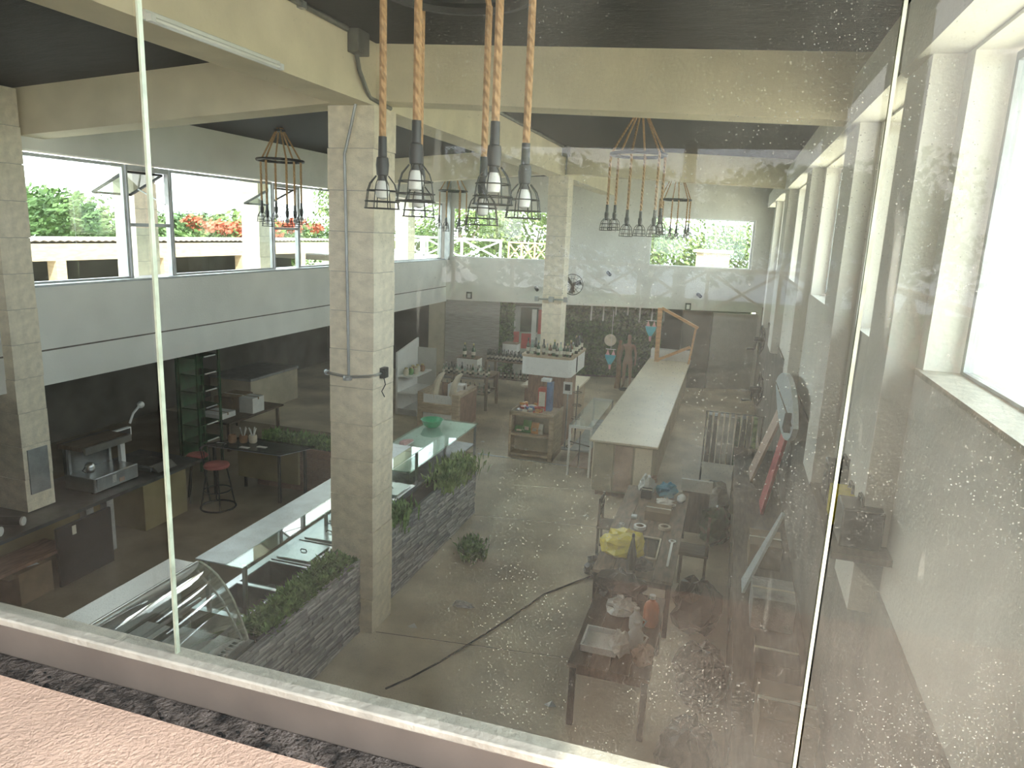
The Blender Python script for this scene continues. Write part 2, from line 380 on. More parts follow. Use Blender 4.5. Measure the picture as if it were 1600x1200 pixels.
def pillar(x0, x1, y0, y1, z0, z1, label, h=.43, group=None):
    t = thing('pillar', ((x0+x1)/2, (y0+y1)/2, z0), label, 'pillar', group)
    MB().box(x0+.012, x1-.012, y0+.012, y1-.012, z0, z1).build('core', 'pillar_joint', t)
    n = max(1, round((z1-z0)/h)); hh = (z1-z0)/n; rr = random.Random(int(x0*100+y0*7))
    for i in range(n):
        j = rr.uniform(-.004, .004)
        piece('block', 'pillar_stone', t, ((x0+x1)/2+j, (y0+y1)/2+j, z0+hh*(i+.5)), (x1-x0, y1-y0, hh-.007))
    return t
p1 = pillar(-4.22, -3.68, 7.0, 7.5, 0, 5.99, 'near square pillar of cream stone blocks beside the steam table')
p2 = pillar(-4.0, -3.56, 15.6, 16.1, 0, 5.99, 'far square stone pillar rising through the white bottle shelf')
p3 = pillar(-9.0, -8.45, 6.6, 7.0, .92, 6.2, 'stone pillar at the left picture edge standing over the kitchen counter')
MB().box(-8.455, -8.43, 6.66, 6.94, 1.15, 1.75).build('inset_panel', 'steel_dull', p3)
for y, l in ((9.25, 'block pillar behind the nearer open awning window'), (12.6, 'block pillar behind the farther open awning window'), (16.6, 'block pillar outside the left windows beyond the near pillar'), (20.0, 'block pillar outside the left windows nearest the far corner')):
    pillar(-10.15, -9.72, y+.75, y+1.25, 3.55, 6.2, l)

# windows
wcount = [1]
def pane_win(x, y0, y1, z0, z1, label, mull=(), xf=.05, glass='glass', rail=True):
    """window in a wall parallel to the hall axis"""
    wcount[0] += 1
    w_ = group_struct('window_%d' % wcount[0], (x, (y0+y1)/2, z0), label)
    f = MB(); t = .045
    f.box(x-xf/2, x+xf/2, y0, y0+t, z0, z1).box(x-xf/2, x+xf/2, y1-t, y1, z0, z1).box(x-xf/2, x+xf/2, y0+t, y1-t, z1-t, z1).box(x-xf/2, x+xf/2, y0+t, y1-t, z0, z0+t*.6)
    f.build('frame', 'steel_dull', w_)
    ys = [y0+t]+list(mull)+[y1-t]
    for a, b_ in zip(ys[:-1], ys[1:]):
        MB().box(x-.004, x+.004, a+.004, b_-.004, z0+.03, z1-t).build('pane', glass, w_)
    return w_
XW = XL-.17
pane_win(XW, 7.02, 8.85, 3.83, 5.5, 'big left window nearest the stone corner pillar', (7.95,))
pane_win(XW, 9.75, 12.45, 3.83, 5.5, 'big left window between the two open awning windows', (10.6, 11.5))
pane_win(XW, 13.35, 16.5, 3.83, 5.5, 'big left window partly behind the near pillar', (14.4, 15.45))
pane_win(XW, 17.2, 21.1, 3.83, 5.5, 'left window beside the far corner', (18.6, 19.9))
def awning(y0, y1, label):
    wcount[0] += 1
    w_ = group_struct('window_%d' % wcount[0], (XW, (y0+y1)/2, 3.83), label)
    f = MB(); t = .03
    f.box(XW-.03, XW+.03, y0, y0+t, 3.83, 5.5).box(XW-.04, XW+.04, y1-t, y1, 3.83, 5.5).box(XW-.04, XW+.04, y0+t, y1-t, 5.42, 5.5).box(XW-.03, XW+.03, y0+t, y1-t, 4.60, 4.65)
    f.build('frame', 'steel_dull', w_)
    MB().box(XW-.004, XW+.004, y0+t, y1-t, 3.85, 4.58).build('pane', 'glass', w_)
    # open sash, hinged at the head and swung in towards the hall
    hz = 5.40; L_ = .72; dx, dz = -L_*math.sin(R(64)), -L_*math.cos(R(64))
    s_ = MB()
    A, B = Vector((XW-.04, y0+.06, hz)), Vector((XW-.04, y1-.06, hz)); D = Vector((dx, 0, dz))
    for a, b_ in ((A, B), (A+D, B+D), (A, A+D), (B, B+D)): s_.bar(a, b_, .035, .035)
    so = s_.build('open_sash', 'black_iron', w_)
    u = Vector((dz, 0, -dx)).normalized()*.003
    MB().add([A+u, B+u, B+D+u, A+D+u, A-u, B-u, B+D-u, A+D-u], [(0,1,2,3),(7,6,5,4),(0,4,5,1),(1,5,6,2),(2,6,7,3),(3,7,4,0)]).build('sash_pane', 'glass_smoke', so)
    MB().bar((XW+.02, y1-.09, 4.95), B+D*.7+Vector((0, -.03, 0)), .02).build('stay', 'steel_dull', so)
awning(8.87, 9.72, 'open black awning window nearer the viewer in the left wall'); awning(12.48, 13.32, 'open black awning window farther along the left wall')

# far wall (askew): a helper that builds boxes in the wall's own frame
ang = math.atan(.323)
FW = Matrix.Translation((-8.6, 21.2, 0)) @ Matrix.Rotation(ang, 4, 'Z')
def fu(x): return (x+8.6)/math.cos(ang)          # world x -> distance along the wall
Lw = fu(XR)+.1
fw = MB()
o1 = (fu(-8.45), fu(-5.35)); o2 = (fu(-2.55), fu(.55)); z0w, z1w = 3.9, 5.42
fw.box(-.3, Lw, 0, .25, 2.55, z0w, FW).box(-.3, Lw, 0, .25, z1w, 6.7, FW)
fw.box(-.3, o1[0], 0, .25, z0w, z1w, FW).box(o1[1], o2[0], 0, .25, z0w, z1w, FW).box(o2[1], Lw, 0, .25, z0w, z1w, FW).box(fu(.93), Lw, 0, .25, 0, 2.55, FW)
struct('wall_far', fw, 'white_plaster', label='white upper far wall with two window openings', smooth=False)
fl = MB().box(-3.5, Lw, 1.3, 1.5, 0, 2.6, FW).box(-3.5, Lw, .25, 1.5, 2.55, 2.7, FW)
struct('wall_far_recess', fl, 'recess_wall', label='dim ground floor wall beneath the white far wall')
struct('wall_far_panel', MB().box(fu(-8.6), fu(-6.95), .05, .3, 0, 2.55, FW), 'grey_stone_wall', label='grey ribbed stone wall in the far left corner')
struct('wall_far_column', MB().box(fu(-9.1), fu(-8.62), .0, .3, 0, 2.5, FW), 'cream_board', label='plain tan pier beside the ribbed stone wall')
dr = group_struct('door_1', tuple(FW @ Vector((fu(.2), -.04, 0))), 'pale grey door leaf in the far right corner')
MB().box(fu(-.45), fu(.92), -.02, .1, .02, 2.5, FW).build('leaf', 'grey_panel', dr)
MB().box(fu(-1.35), fu(-.47), .0, .1, .0, 2.54, FW).build('side_panel', 'recess_wall', dr)
h_ = MB().box(fu(-.36), fu(-.32), -.07, -.02, 1.0, 1.16, FW).build('handle', 'steel', dr)
for (a, b_), l in ((o1, 'far window over the ribbed stone corner'), (o2, 'far window beside the right corner')):
    wcount[0] += 1
    w_ = group_struct('window_%d' % wcount[0], tuple(FW @ Vector(((a+b_)/2, .12, z0w))), l)
    t = .05; f = MB()
    f.box(a, a+t, .09, .16, z0w, z1w, FW).box(b_-t, b_, .09, .16, z0w, z1w, FW).box(a+t, b_-t, .09, .16, z1w-t, z1w, FW).box(a+t, b_-t, .09, .16, z0w, z0w+.03, FW)
    f.build('frame', 'white_lacquer', w_)
    for k in range(3):
        u0 = a+t+(b_-a-2*t)*k/3; u1 = a+t+(b_-a-2*t)*(k+1)/3
        MB().box(u0+.005, u1-.005, .12, .128, z0w+.03, z1w-t, FW).build('pane', 'glass', w_)
struct('trim_5', MB().box(-8.62, -8.5, 21.05, 21.2, 3.8, 6.3), 'steel_dull', label='slim dark post in the far left window corner')

# right wall
wins = [(1.0, 4.35), (5.25, 6.7), (7.8, 10.6), (11.7, 14.9), (16.7, 19.6), (20.4, 23.2)]
rw = MB().box(XR, XR+.28, .95, 24.3, 0, 4.12).box(XR, XR+.28, .95, 24.3, 5.78, 6.5).box(XR, XR+.28, 24.3, 26.6, 0, 6.5)
prev = .95
for a, b_ in wins:
    if a > prev: rw.box(XR, XR+.28, prev, a, 4.12, 5.78)
    prev = b_
rw.box(XR, XR+.28, prev, 24.3, 4.12, 5.78)
struct('wall_right', rw, 'white_plaster', label='tall white right wall with deep window openings', smooth=False)
for i, (a, b_) in enumerate(((4.5, 5.1), (6.85, 7.6), (10.8, 11.5), (15.2, 16.4), (19.7, 20.3))):
    struct('trim_%d' % (6+i), MB().box(XR-.16, XR, a, b_, 2.6, 5.95), 'white_plaster', label='white pilaster on the right wall, number %s from the viewer' % ('one', 'two', 'three', 'four', 'five')[i], smooth=False)
struct('trim_11', MB().box(XR-.22, XR, .95, 24, 5.80, 6.2), 'white_plaster', label='boxed white beam along the head of the right wall', smooth=False)
struct('trim_12', MB().box(XR-.03, XR+.3, 1.0, 4.4, 4.12, 4.15), 'frame_rail', label='pale ledge under the nearest right window')
for i, (a, b_) in enumerate(wins):
    pane_win(XR+.2, a+.02, b_-.02, 4.14, 5.76, ('right window closest to the viewer', 'narrow second right window from the viewer', 'third right window with a small black vent sash', 'fourth right window from the viewer', 'fifth right window from the viewer', 'right window by the far corner')[i], ((a+b_)/2,) if i else (1.9, 2.7, 3.5))
vt = tag(MB().box(XR+.14, XR+.2, 8.3, 8.36, 5.15, 5.75).box(XR+.14, XR+.2, 9.0, 9.06, 5.15, 5.75).box(XR+.14, XR+.2, 8.36, 9.0, 5.15, 5.21).box(XR+.14, XR+.2, 8.36, 9.0, 5.69, 5.75).box(XR+.14, XR+.2, 8.66, 8.70, 5.21, 5.69).build('vent_sash', 'black_iron'), 'small black vent sash in the third right window', 'window sash')
struct('trim_14', MB().box(XR-.025, XR, 1.0, 24.2, 0, 2.75), 'wall_shade', label='dark brown sheet painting shade on the lower right wall')  # dark panel painted in for shade on the lower wall
# eaves outside the right wall (shade the hall from the sun)
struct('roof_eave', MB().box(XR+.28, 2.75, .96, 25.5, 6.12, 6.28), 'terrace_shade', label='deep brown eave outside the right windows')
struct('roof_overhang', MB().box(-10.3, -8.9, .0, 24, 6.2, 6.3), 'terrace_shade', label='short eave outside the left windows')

# ------------------------------------------------------------------ foreground glazing and ledge
struct('wall_near', MB().box(-9, XR+.3, .2, .828, 0, 3.99), 'pink_stucco', label='pink stucco parapet below the glass in the foreground', smooth=False)
struct('trim_13', MB().box(-9, XR+.3, .828, .924, 2.6, 3.98), 'grime', label='grey dirt-crusted ledge between stucco and glass frame', smooth=False)
gl_ = group_struct('window_1', (0, .9, 3.98), 'dusty frameless glass wall in the foreground')
MB().box(-9, XR, .885, .920, 3.98, 4.045).build('frame', 'frame_paint', gl_, bevel=.004)
MB().box(-9, XR, .880, .924, 4.045, 4.06).build('sill_rail', 'frame_rail', gl_, bevel=.003)
js = [-3.835, -2.84, -1.845, -.85, .145, 1.05]
for a, b_ in zip(js[:-1], js[1:]):
    pb = MB()
    x0, x1, y0, y1, z0, z1 = a+.004, b_-.004, .900, .910, 4.058, 6.5
    pb.add([(x0,y0,z0),(x1,y0,z0),(x1,y0,z1),(x0,y0,z1)], [(0,1,2,3)], 0)
    pb.add([(x0,y0,z0),(x1,y0,z0),(x1,y1,z0),(x0,y1,z0),(x0,y0,z1),(x1,y0,z1),(x1,y1,z1),(x0,y1,z1)], [(0,3,2,1),(4,5,6,7),(1,2,6,5),(2,3,7,6),(3,0,4,7)], 1)
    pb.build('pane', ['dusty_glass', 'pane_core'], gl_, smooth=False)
for x in js[1:-1]:
    MB().box(x-.002, x+.002, .902, .910, 4.058, 6.5).build('glass_joint', 'joint_edge', gl_)
# dirt crumbs on the ledge: nobody could count them
cr_ = MB(); rr = random.Random(3)
for i in range(240):
    x = rr.uniform(-1.6, .2); y = .829+abs(rr.gauss(0, .012)) if rr.random() < .5 else rr.uniform(.83, .884)
    if y > .882: continue
    r_ = rr.uniform(.0008, .0035); cr_.blob((x, y, 3.982), r_, 5, 4, .3, (1.6, 1, .5), rr)
tag(cr_.build('dirt_crumbs', 'grime_clump'), 'black crumbs of dirt scattered along the grey ledge', 'dirt', kind='stuff')

# ------------------------------------------------------------------ terrace behind the viewer (seen mirrored in the glass)
struct('floor_terrace', MB().box(-12, 2.6, -14, .2, 3.1, 3.2), 'deck', label='tan terrace deck behind the viewer')
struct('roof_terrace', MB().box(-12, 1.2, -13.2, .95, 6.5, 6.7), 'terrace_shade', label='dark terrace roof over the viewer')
struct('wall_terrace_blocker', MB().box(-6.3, -6.1, -13, .9, 3.2, 6.5), 'terrace_shade', label='dark side wall added to shade the terrace behind the viewer')  # unseen wall added to keep daylight off the pane's dust
for x, y in ((-1.0, -13), (-5.0, -13), (1.1, -9), (1.1, -4.6)):
    tag(MB().box(x-.12, x+.12, y-.12, y+.12, 3.2, 6.5).build('terrace_post', 'cream_wall'), 'cream terrace post behind the viewer', 'post', 'terrace posts behind the viewer')
def railing(a, b_, n, label, h=1.0, m='wood_orange', w=.07, group=None):
    a, b_ = Vector(a), Vector(b_)
    t = thing('railing', tuple(a), label, 'railing', group)
    up = Vector((0, 0, h)); lo = Vector((0, 0, .1))
    MB().bar(a+up, b_+up, w*1.3, w).build('top_rail', m, t)
    MB().bar(a+lo, b_+lo, w, w*.8).build('bottom_rail', m, t)
    for i in range(n+1):
        p = a.lerp(b_, i/n); MB().bar(p, p+up, w, w).build('post', m, t)
        if i < n:
            q = a.lerp(b_, (i+1)/n)
            MB().bar(p+lo, q+up*.97, w*.7, w*.7).build('brace', m, t); MB().bar(q+lo, p+up*.97, w*.7, w*.7).build('brace', m, t)
    return t
railing((-6, -13.4, 3.2), (2.3, -13.4, 3.2), 6, 'wooden cross-braced railing at the back of the terrace')
railing((2.3, -13.2, 3.2), (2.3, -.3, 3.2), 9, 'wooden cross-braced railing along the sunny side of the terrace')

# ------------------------------------------------------------------ outdoors
struct('ground_near_building', MB().box(-90, 90, -60, 120, -.35, -.15), 'ground_green', label='green ground around the building')
struct('ground_yard', MB().box(1.6, 40, -30, 60, -.15, -.1), 'ground_sand', label='bright sandy yard beyond the right windows')
bd = thing('house', (8, 26, 0), 'cream house with a shallow gable seen through the right windows', 'building')
MB().prism([(2.6, -.1), (16, -.1), (16, 7.2), (9.0, 8.6), (2.6, 7.0)], 26, 34, 'y').build('wall', 'cream_wall', bd, smooth=False)
MB().add([(2.0, 25.4, 6.9), (9.0, 25.4, 8.65), (9.0, 34.4, 8.65), (2.0, 34.4, 6.9), (2.0, 25.4, 7.05), (9.0, 25.4, 8.8), (9.0, 34.4, 8.8), (2.0, 34.4, 7.05)], [(0,3,2,1),(4,5,6,7),(0,1,5,4),(1,2,6,5),(2,3,7,6),(3,0,4,7)]).add([(9.0, 25.4, 8.65), (16.5, 25.4, 7.15), (16.5, 34.4, 7.15), (9.0, 34.4, 8.65), (9.0, 25.4, 8.8), (16.5, 25.4, 7.3), (16.5, 34.4, 7.3), (9.0, 34.4, 8.8)], [(0,3,2,1),(4,5,6,7),(0,1,5,4),(1,2,6,5),(2,3,7,6),(3,0,4,7)]).build('roof', 'roof_sheet', bd, smooth=False)
for x in (4.4, 6.6, 9.6):
    f = MB().box(x, x+1.1, 25.95, 26.02, 3.8, 5.2).build('window', 'white_lacquer', bd); MB().box(x+.08, x+1.02, 25.93, 25.96, 3.88, 5.12).build('pane', 'glass_smoke', f)
# terrace outside the left windows
struct('ledge_left', MB().box(-11.5, -8.9, 3, 24, 3.2, 3.55), 'white_plaster', label='white flat ledge outside the left windows')
lp = thing('pergola', (-14, 14, 2.75), 'long low open shed with a corrugated roof outside the left windows', 'shed')
rf = MB()
for k in range(110):
    y = 5+k*.2
    rf.prism([(y, 0), (y+.1, .03), (y+.2, 0), (y+.2, .015), (y+.1, .045), (y, .015)], 0, 1, 'x')
rs = MB()
for (x, y, z) in rf.v: rs.v.append((-14-4.2*x, y, 4.12+z-.10*x))
rs.f = rf.f; rs.mi = rf.mi
rs.build('corrugated_roof', 'roof_sheet', lp, smooth=False)
MB().box(-14.1, -13.95, 5, 27, 3.72, 4.08).build('fascia_beam', 'wood_light', lp)
for y in (6, 9.1, 12.1, 15.2, 18.3, 21.4, 24.5):
    MB().box(-14.2, -13.95, y, y+.25, 2.75, 3.72).build('post', 'wood_light', lp)
MB().box(-18.3, -18.1, 5, 27, 2.75, 4.0).build('rear_wall', 'recess_wall', lp)
struct('deck_shed', MB().box(-18.1, -11.5, 3, 28, 2.62, 2.75), 'ground_sand', label='pale deck under the low shed')
# far terrace and its white railing
struct('floor_far_terrace', MB().box(-22, 2.4, 25.2, 30, 3.3, 3.5), 'white_plaster', label='pale terrace beyond the far windows')
railing((-16, 28.5, 3.5), (-9.2, 28.5, 3.5), 4, 'white cross-braced railing outside the far left window', .85, 'white_lacquer', .08)
railing((-9.0, 29.0, 3.5), (-6.2, 29.0, 3.5), 5, 'orange railing of narrow crosses outside the far window', .8, 'wood_orange', .06)
t_ = thing('terrace_table', (-12.6, 27.6, 3.5), 'small pale table on the far terrace', 'table')
MB().box(-13.1, -12.1, 27.2, 28.0, 4.2, 4.26).build('table_top', 'white_lacquer', t_)
for x in (-13.0, -12.2):
    for y in (27.3, 27.9): MB().box(x-.03, x+.03, y-.03, y+.03, 3.5, 4.2).build('leg', 'white_lacquer', t_)
# trees
def leaf_ball(mb, c, r, n, size, rr, mi=0, flat=1.0):
    for _ in range(n):
        d = Vector((rr.gauss(0, 1), rr.gauss(0, 1), rr.gauss(0, 1))).normalized()*r*(rr.random()**.35)
        d.z *= flat
        p = Vector(c)+d; a = Vector((rr.uniform(-1, 1), rr.uniform(-1, 1), rr.uniform(-1, 1))).normalized()
        b_ = a.orthogonal().normalized(); s_ = size*rr.uniform(.6, 1.3); cc = a.cross(b_)
        mb.add([p-b_*s_, p+cc*s_*.5, p+b_*s_, p-cc*s_*.5], [(0, 1, 2, 3)], mi)
def tree(loc, h, rad, label, leaf='leaf_tree', seed=1, n=2600, group=None, flowers=False):
    rr = random.Random(seed); t = thing('tree', loc, label, 'tree', group)
    tr = MB().tube([(0, 0, 0), (.1, 0, h*.25), (0, .1, h*.55)], [.22, .17, .10], 7)
    for k in range(5):
        a = 2*math.pi*k/5; tr.tube([(0, 0, h*.35+.1*k), (rad*.35*math.cos(a), rad*.35*math.sin(a), h*.62)], [.09, .04], 5)
    tr.build('trunk', 'bark', t, local=True)
    f = MB(); nb = 16
    for k in range(nb):
        a = rr.uniform(0, 2*math.pi); q = rad*.72*math.sqrt(rr.random()); z = h*rr.uniform(.42, .86)
        br = rad*rr.uniform(.30, .48)
        leaf_ball(f, (q*math.cos(a), q*math.sin(a), z), br, n//nb, .16, rr, 0, .8)
    f.build('foliage', leaf, t, local=True, smooth=False)
    if flowers:
        g = MB()
        for k in range(14):
            a = rr.uniform(0, 2*math.pi); q = rad*.8*math.sqrt(rr.random())
            leaf_ball(g, (q*math.cos(a), q*math.sin(a), h*rr.uniform(.74, .92)), rad*.2, 70, .14, rr, 0, .6)
        g.build('blossom', 'flower_red', t, local=True, smooth=False)
    return t
tr0 = tree((-30, 25, -.15), 8.6, 3.8, 'broad leafy tree framed by the left window nearest the viewer', seed=3, n=5200)
tr0.scale = (1, 1, .76)
def tcopy(src, loc, s, rz, label, group=None):
    c = copy_tree(src); c.location = loc; c.scale = (s[0], s[0], s[1]); c.rotation_euler.z = rz; c['label'] = label
    if group: c['group'] = group
    elif 'group' in c: del c['group']
    return c
tcopy(tr0, (-27, 29.5, -.15), (.9, .66), 2.0, 'bright bushy tree just left of the nearer awning window')
tcopy(tr0, (-34, 31, -.15), (1.0, .72), 4.0, 'tree rising behind the bright bushy tree on the left')
for k, (x, y, s, z_) in enumerate(((-36, 38, 1.0, .60), (-42, 48, 1.2, .68), (-34, 45, 1.0, .60), (-31, 52, 1.1, .62), (-26, 56, 1.1, .64))):
    tcopy(tr0, (x, y, -.15), (s, z_), k*1.3, ORD[k]+' tree from the left in the green row behind the low shed', 'trees in the row behind the low shed')
fl0 = tree((-24, 31, -.15), 5.2, 2.6, 'flame tree with red blossom behind the low shed, left of two', 'leaf_light', 11, 2600, None, True)
tcopy(fl0, (-24.5, 35, -.15), (1.1, 1.02), 2.2, 'flame tree with red blossom behind the low shed, right of two')
lt0 = tree((-17, 44, -.15), 8.2, 3.8, 'pale green tree outside the far left window', 'leaf_light', 21, 4200)
for k, (x, y, s, z_) in enumerate(((-22, 40, .9, .95), (-11.5, 42, 1.0, 1.0), (-6.5, 44, 1.0, .9))):
    tcopy(lt0, (x, y, -.15), (s, z_), 1+k*1.7, ('left', 'middle', 'right')[k]+' pale green tree of three past the far terrace', 'pale trees past the far terrace')
for k, (x, y, s, z_) in enumerate(((-3.6, 40, .8, .78), (-.6, 41, .85, .76), (2.2, 42, .8, .8))):
    tcopy(lt0, (x, y, -.15), (s, z_), 2+k*1.1, ('leftmost pale tree framed by the far right window', 'middle pale tree framed by the far right window', 'rightmost pale tree framed by the far right window')[k])
tag(MB().box(-1.6, -.2, 33, 36, -.15, 4.2).box(-1.75, -.05, 32.9, 36.1, 4.2, 4.3).build('garden_hut', 'wood_light'), 'low tan hut below the trees in the far right window', 'hut')

for k, (x, y, s, z_) in enumerate(((-9, -24, 1.2, 1.0), (-3, -26, 1.2, .95), (3.5, -25, 1.2, 1.0))):  # unseen trees added to darken the sky's reflection in the pane
    tcopy(tr0, (x, y, -.15), (s, z_), .5+k*1.9, 'tree added behind the terrace to dim the mirrored sky', 'added trees behind the terrace')
# ================================================================== CEILING FITTINGS
def pendant_group(cx, cy, zring, zlamp, label, lamps, zceil, rad=.38, rope=.019, cat='lamp', lod=0):
    t = thing('rope_chandelier', (cx, cy, zlamp), label, 'chandelier', 'rope chandeliers under the black ceiling')
    MB().ring((cx, cy, zring), rad, .03 if lod == 0 else .025, 28, 6).build('ring', 'black_iron', t)
    MB().lathe([(.10, 0), (.10, .03), (.03, .05)], (cx, cy, zceil-.06), 14).build('ceiling_rose', 'black_iron', t)
    for i, (dx, dy, dz) in enumerate(lamps):
        p = Vector((cx+dx, cy+dy, zlamp+dz))
        n = 8 if lod == 0 else 5
        ro = MB().tube([(p.x, p.y, p.z+.33), (p.x, p.y, zring)], rope, n).tube([(p.x, p.y, zring), (cx+dx*.12, cy+dy*.12, zceil)], rope*.8, n).build('rope', 'rope', t)
        sk = MB().lathe([(.021, .36), (.023, .26), (.030, .255), (.034, .22), (.030, .17), (.024, .165), (.024, .14)][::-1], tuple(p), 12 if lod == 0 else 8).build('socket', 'black_plastic', t)
        MB().lathe([(.005, .045), (.03, .055), (.038, .085), (.034, .115), (.018, .142)], tuple(p), 12 if lod == 0 else 8).build('bulb', 'bulb', sk)
        cg = MB(); w_ = .0030 if lod == 0 else .005
        for z, r_ in ((0, .092), (.035, .09), (.09, .080)): cg.ring((p.x, p.y, p.z+z), r_, w_, 20 if lod == 0 else 12, 5 if lod == 0 else 4)
        nb = 8 if lod == 0 else 6
        for k in range(nb):
            a = 2*math.pi*k/nb; c_, s_ = math.cos(a), math.sin(a)
            cg.tube([(p.x+r_*c_, p.y+r_*s_, p.z+z) for r_, z in ((.092, 0), (.080, .09), (.068, .125), (.034, .165))], w_, 4, False)
        cg.build('cage', 'black_iron', t)
    return t
L6 = [(-.39, 0, 0), (-.05, -.33, .03), (-.33, .33, -.03), (.05, .33, -.06), (.32, -.30, .03), (.365, .05, -.02)]
pendant_group(-1.40, 3.5, 5.93, 4.88, 'big rope chandelier of caged bulbs hanging closest to the viewer', L6, roofz(-1.4))
L6b = [(a, b_, random.Random(i).uniform(-.05, .05)) for i, (a, b_, c) in enumerate(L6)]
pendant_group(-1.42, 10.5, 5.9, 4.82, 'rope chandelier hanging mid-hall on the right half', L6b, roofz(-1.42), lod=1)
pendant_group(-7.55, 11.0, 5.78, 4.72, 'rope chandelier hanging in front of the left windows', L6b, roofz(-7.55), lod=1)
pendant_group(-1.55, 19.0, 5.72, 4.78, 'small far rope chandelier in front of the right far window', L6b, roofz(-1.55), lod=1)
pendant_group(-7.4, 18.6, 5.75, 4.72, 'small far rope chandelier in front of the left far window', L6b, roofz(-7.4), lod=1)

t = thing('fluorescent_light', (-3.67, 4.7, 6.0), 'long white fluorescent fitting on the side of the ridge beam', 'light')
MB().box(-3.70, -3.655, 3.95, 5.36, 5.985, 6.045).build('housing', 'tube_white', t, bevel=.006)
MB().tube([(-3.635, 4.0, 5.995), (-3.635, 5.31, 5.995)], .014, 10).build('lamp_tube', 'bulb', t)
for y in (3.97, 5.33): MB().box(-3.655, -3.615, y-.02, y+.02, 5.975, 6.02).build('end_cap', 'white_plastic', t)
t = thing('conduit', (-3.66, 6.7, 6.5), 'grey cable conduit with junction box running along the ridge beam', 'conduit')
MB().tube([(-3.675, 1.6, 6.57), (-3.675, 6.45, 6.57)], .028, 8).build('pipe', 'conduit', t)
for y in (2.4, 4.2, 5.7): MB().box(-3.70, -3.64, y-.03, y+.03, 6.535, 6.60).build('clip', 'steel_dull', t)
MB().box(-3.70, -3.58, 6.5, 6.72, 6.38, 6.60).build('junction_box', 'conduit', t, bevel=.008)
MB().tube([(-3.66, 6.6, 6.4), (-3.66, 6.66, 6.25), (-3.66, 6.80, 6.10), (-3.70, 6.95, 6.05), (-3.64, 7.3, 6.0)], .022, 8).build('flexible_hose', 'conduit', t)
MB().tube([(-3.675, 8.2, 6.56), (-3.675, 15.5, 6.56)], .03, 8).build('pipe', 'conduit', t)
MB().box(-3.70, -3.58, 15.4, 15.7, 6.38, 6.6).build('junction_box', 'conduit', t, bevel=.008)
MB().tube([(-3.62, 15.55, 6.4), (-3.62, 15.55, 6.0)], .02, 8).build('flexible_hose', 'conduit', t)
t = thing('pillar_cable', (-4.0, 6.97, 3.1), 'grey cable conduit running down the near pillar to two sockets', 'cable')
MB().tube([(-3.80, 6.95, 6.4), (-3.84, 6.955, 6.1), (-3.92, 6.97, 5.8), (-4.01, 6.98, 5.5), (-4.0, 6.98, 5.0), (-3.985, 6.98, 4.2), (-3.97, 6.98, 3.14)], .016, 8).build('pipe', 'steel_dull', t)
MB().lathe([(.05, 0), (.05, .03), (.035, .05)], (-3.97, 6.95, 3.09), 12).build('round_socket', 'steel_dull', t)
MB().tube([(-4.24, 6.98, 3.14), (-3.97, 6.965, 3.12), (-3.72, 6.98, 3.15), (-3.66, 7.02, 3.16), (-3.655, 7.2, 3.16)], .018, 8).build('cross_pipe', 'steel', t)
MB().box(-3.68, -3.62, 7.15, 7.26, 3.10, 3.22).build('switch_box', 'black_plastic', t, bevel=.006)
MB().tube([(-3.65, 7.2, 3.1), (-3.64, 7.22, 3.02), (-3.655, 7.16, 2.95), (-3.64, 7.2, 2.88)], .006, 6).build('loose_wire', 'black_plastic', t)
MB().tube([(-4.24, 6.98, 3.14), (-4.28, 7.02, 3.14), (-4.26, 7.12, 3.14)], .03, 8).build('end_fitting', 'steel_dull', t)
t = thing('pillar_clamp', (-3.8, 15.55, 3.3), 'pipe clamp with fittings across the far pillar', 'pipe')
MB().tube([(-4.12, 15.55, 3.32), (-3.46, 15.55, 3.34)], .02, 8).build('pipe', 'steel_dull', t)
MB().box(-3.84, -3.74, 15.5, 15.6, 3.27, 3.39).build('socket_box', 'steel_dull', t)
MB().box(-4.16, -4.08, 15.5, 15.6, 3.27, 3.38).build('end_fitting', 'steel_dull', t); MB().box(-3.5, -3.42, 15.5, 15.6, 3.29, 3.40).build('end_fitting', 'steel_dull', t)

# wall fans and small wall fittings
def fan(c, axis, rad, label, group=None):
    t = thing('wall_fan', tuple(c), label, 'fan', group)
    x, y, z = c
    cg = MB()
    ax = Vector((1, 0, 0)) if axis == 'x' else Vector((0, -1, 0))
    U = Vector((0, 1, 0)) if axis == 'x' else Vector((1, 0, 0)); V = Vector((0, 0, 1)); c = Vector(c)
    cg.ring(tuple(c), rad, .012, 24, 5, axis)
    for k in range(14):
        a = 2*math.pi*k/14; cg.tube([c+ax*.09, c+(U*math.cos(a)+V*math.sin(a))*rad*.6+ax*.07, c+(U*math.cos(a)+V*math.sin(a))*rad], .005, 4, False)
    cg.ring(tuple(c+ax*.07), rad*.6, .005, 20, 4, axis)
    cg.build('guard', 'black_iron', t)
    for k in range(3):
        a = 2*math.pi*k/3+.4; d = U*math.cos(a)+V*math.sin(a); e = U*-math.sin(a)+V*math.cos(a)
        MB().add([c+d*.04-e*.03, c+d*rad*.85-e*.10-ax*.02, c+d*rad*.9+e*.06+ax*.02, c+d*.04+e*.05], [(0, 1, 2, 3)]).build('blade', 'black_plastic', t)
    MB().tube([c+ax*.05, c-ax*.16], .06, 10).build('motor', 'black_plastic', t)
    MB().tube([c-ax*.1, c-ax*.12-V*.22, c-ax*.3-V*.24], .025, 6).build('bracket', 'black_plastic', t)
    return t
fan((-4.72, 22.1, 3.22), 'y', .32, 'black wire wall fan on the far white wall beside the far pillar')
fan((.80, 17.6, 2.55), 'x', .34, 'upper black wall fan on the right wall near the far corner')
fan((.72, 14.6, 1.95), 'x', .34, 'lower black wall fan on the right wall')
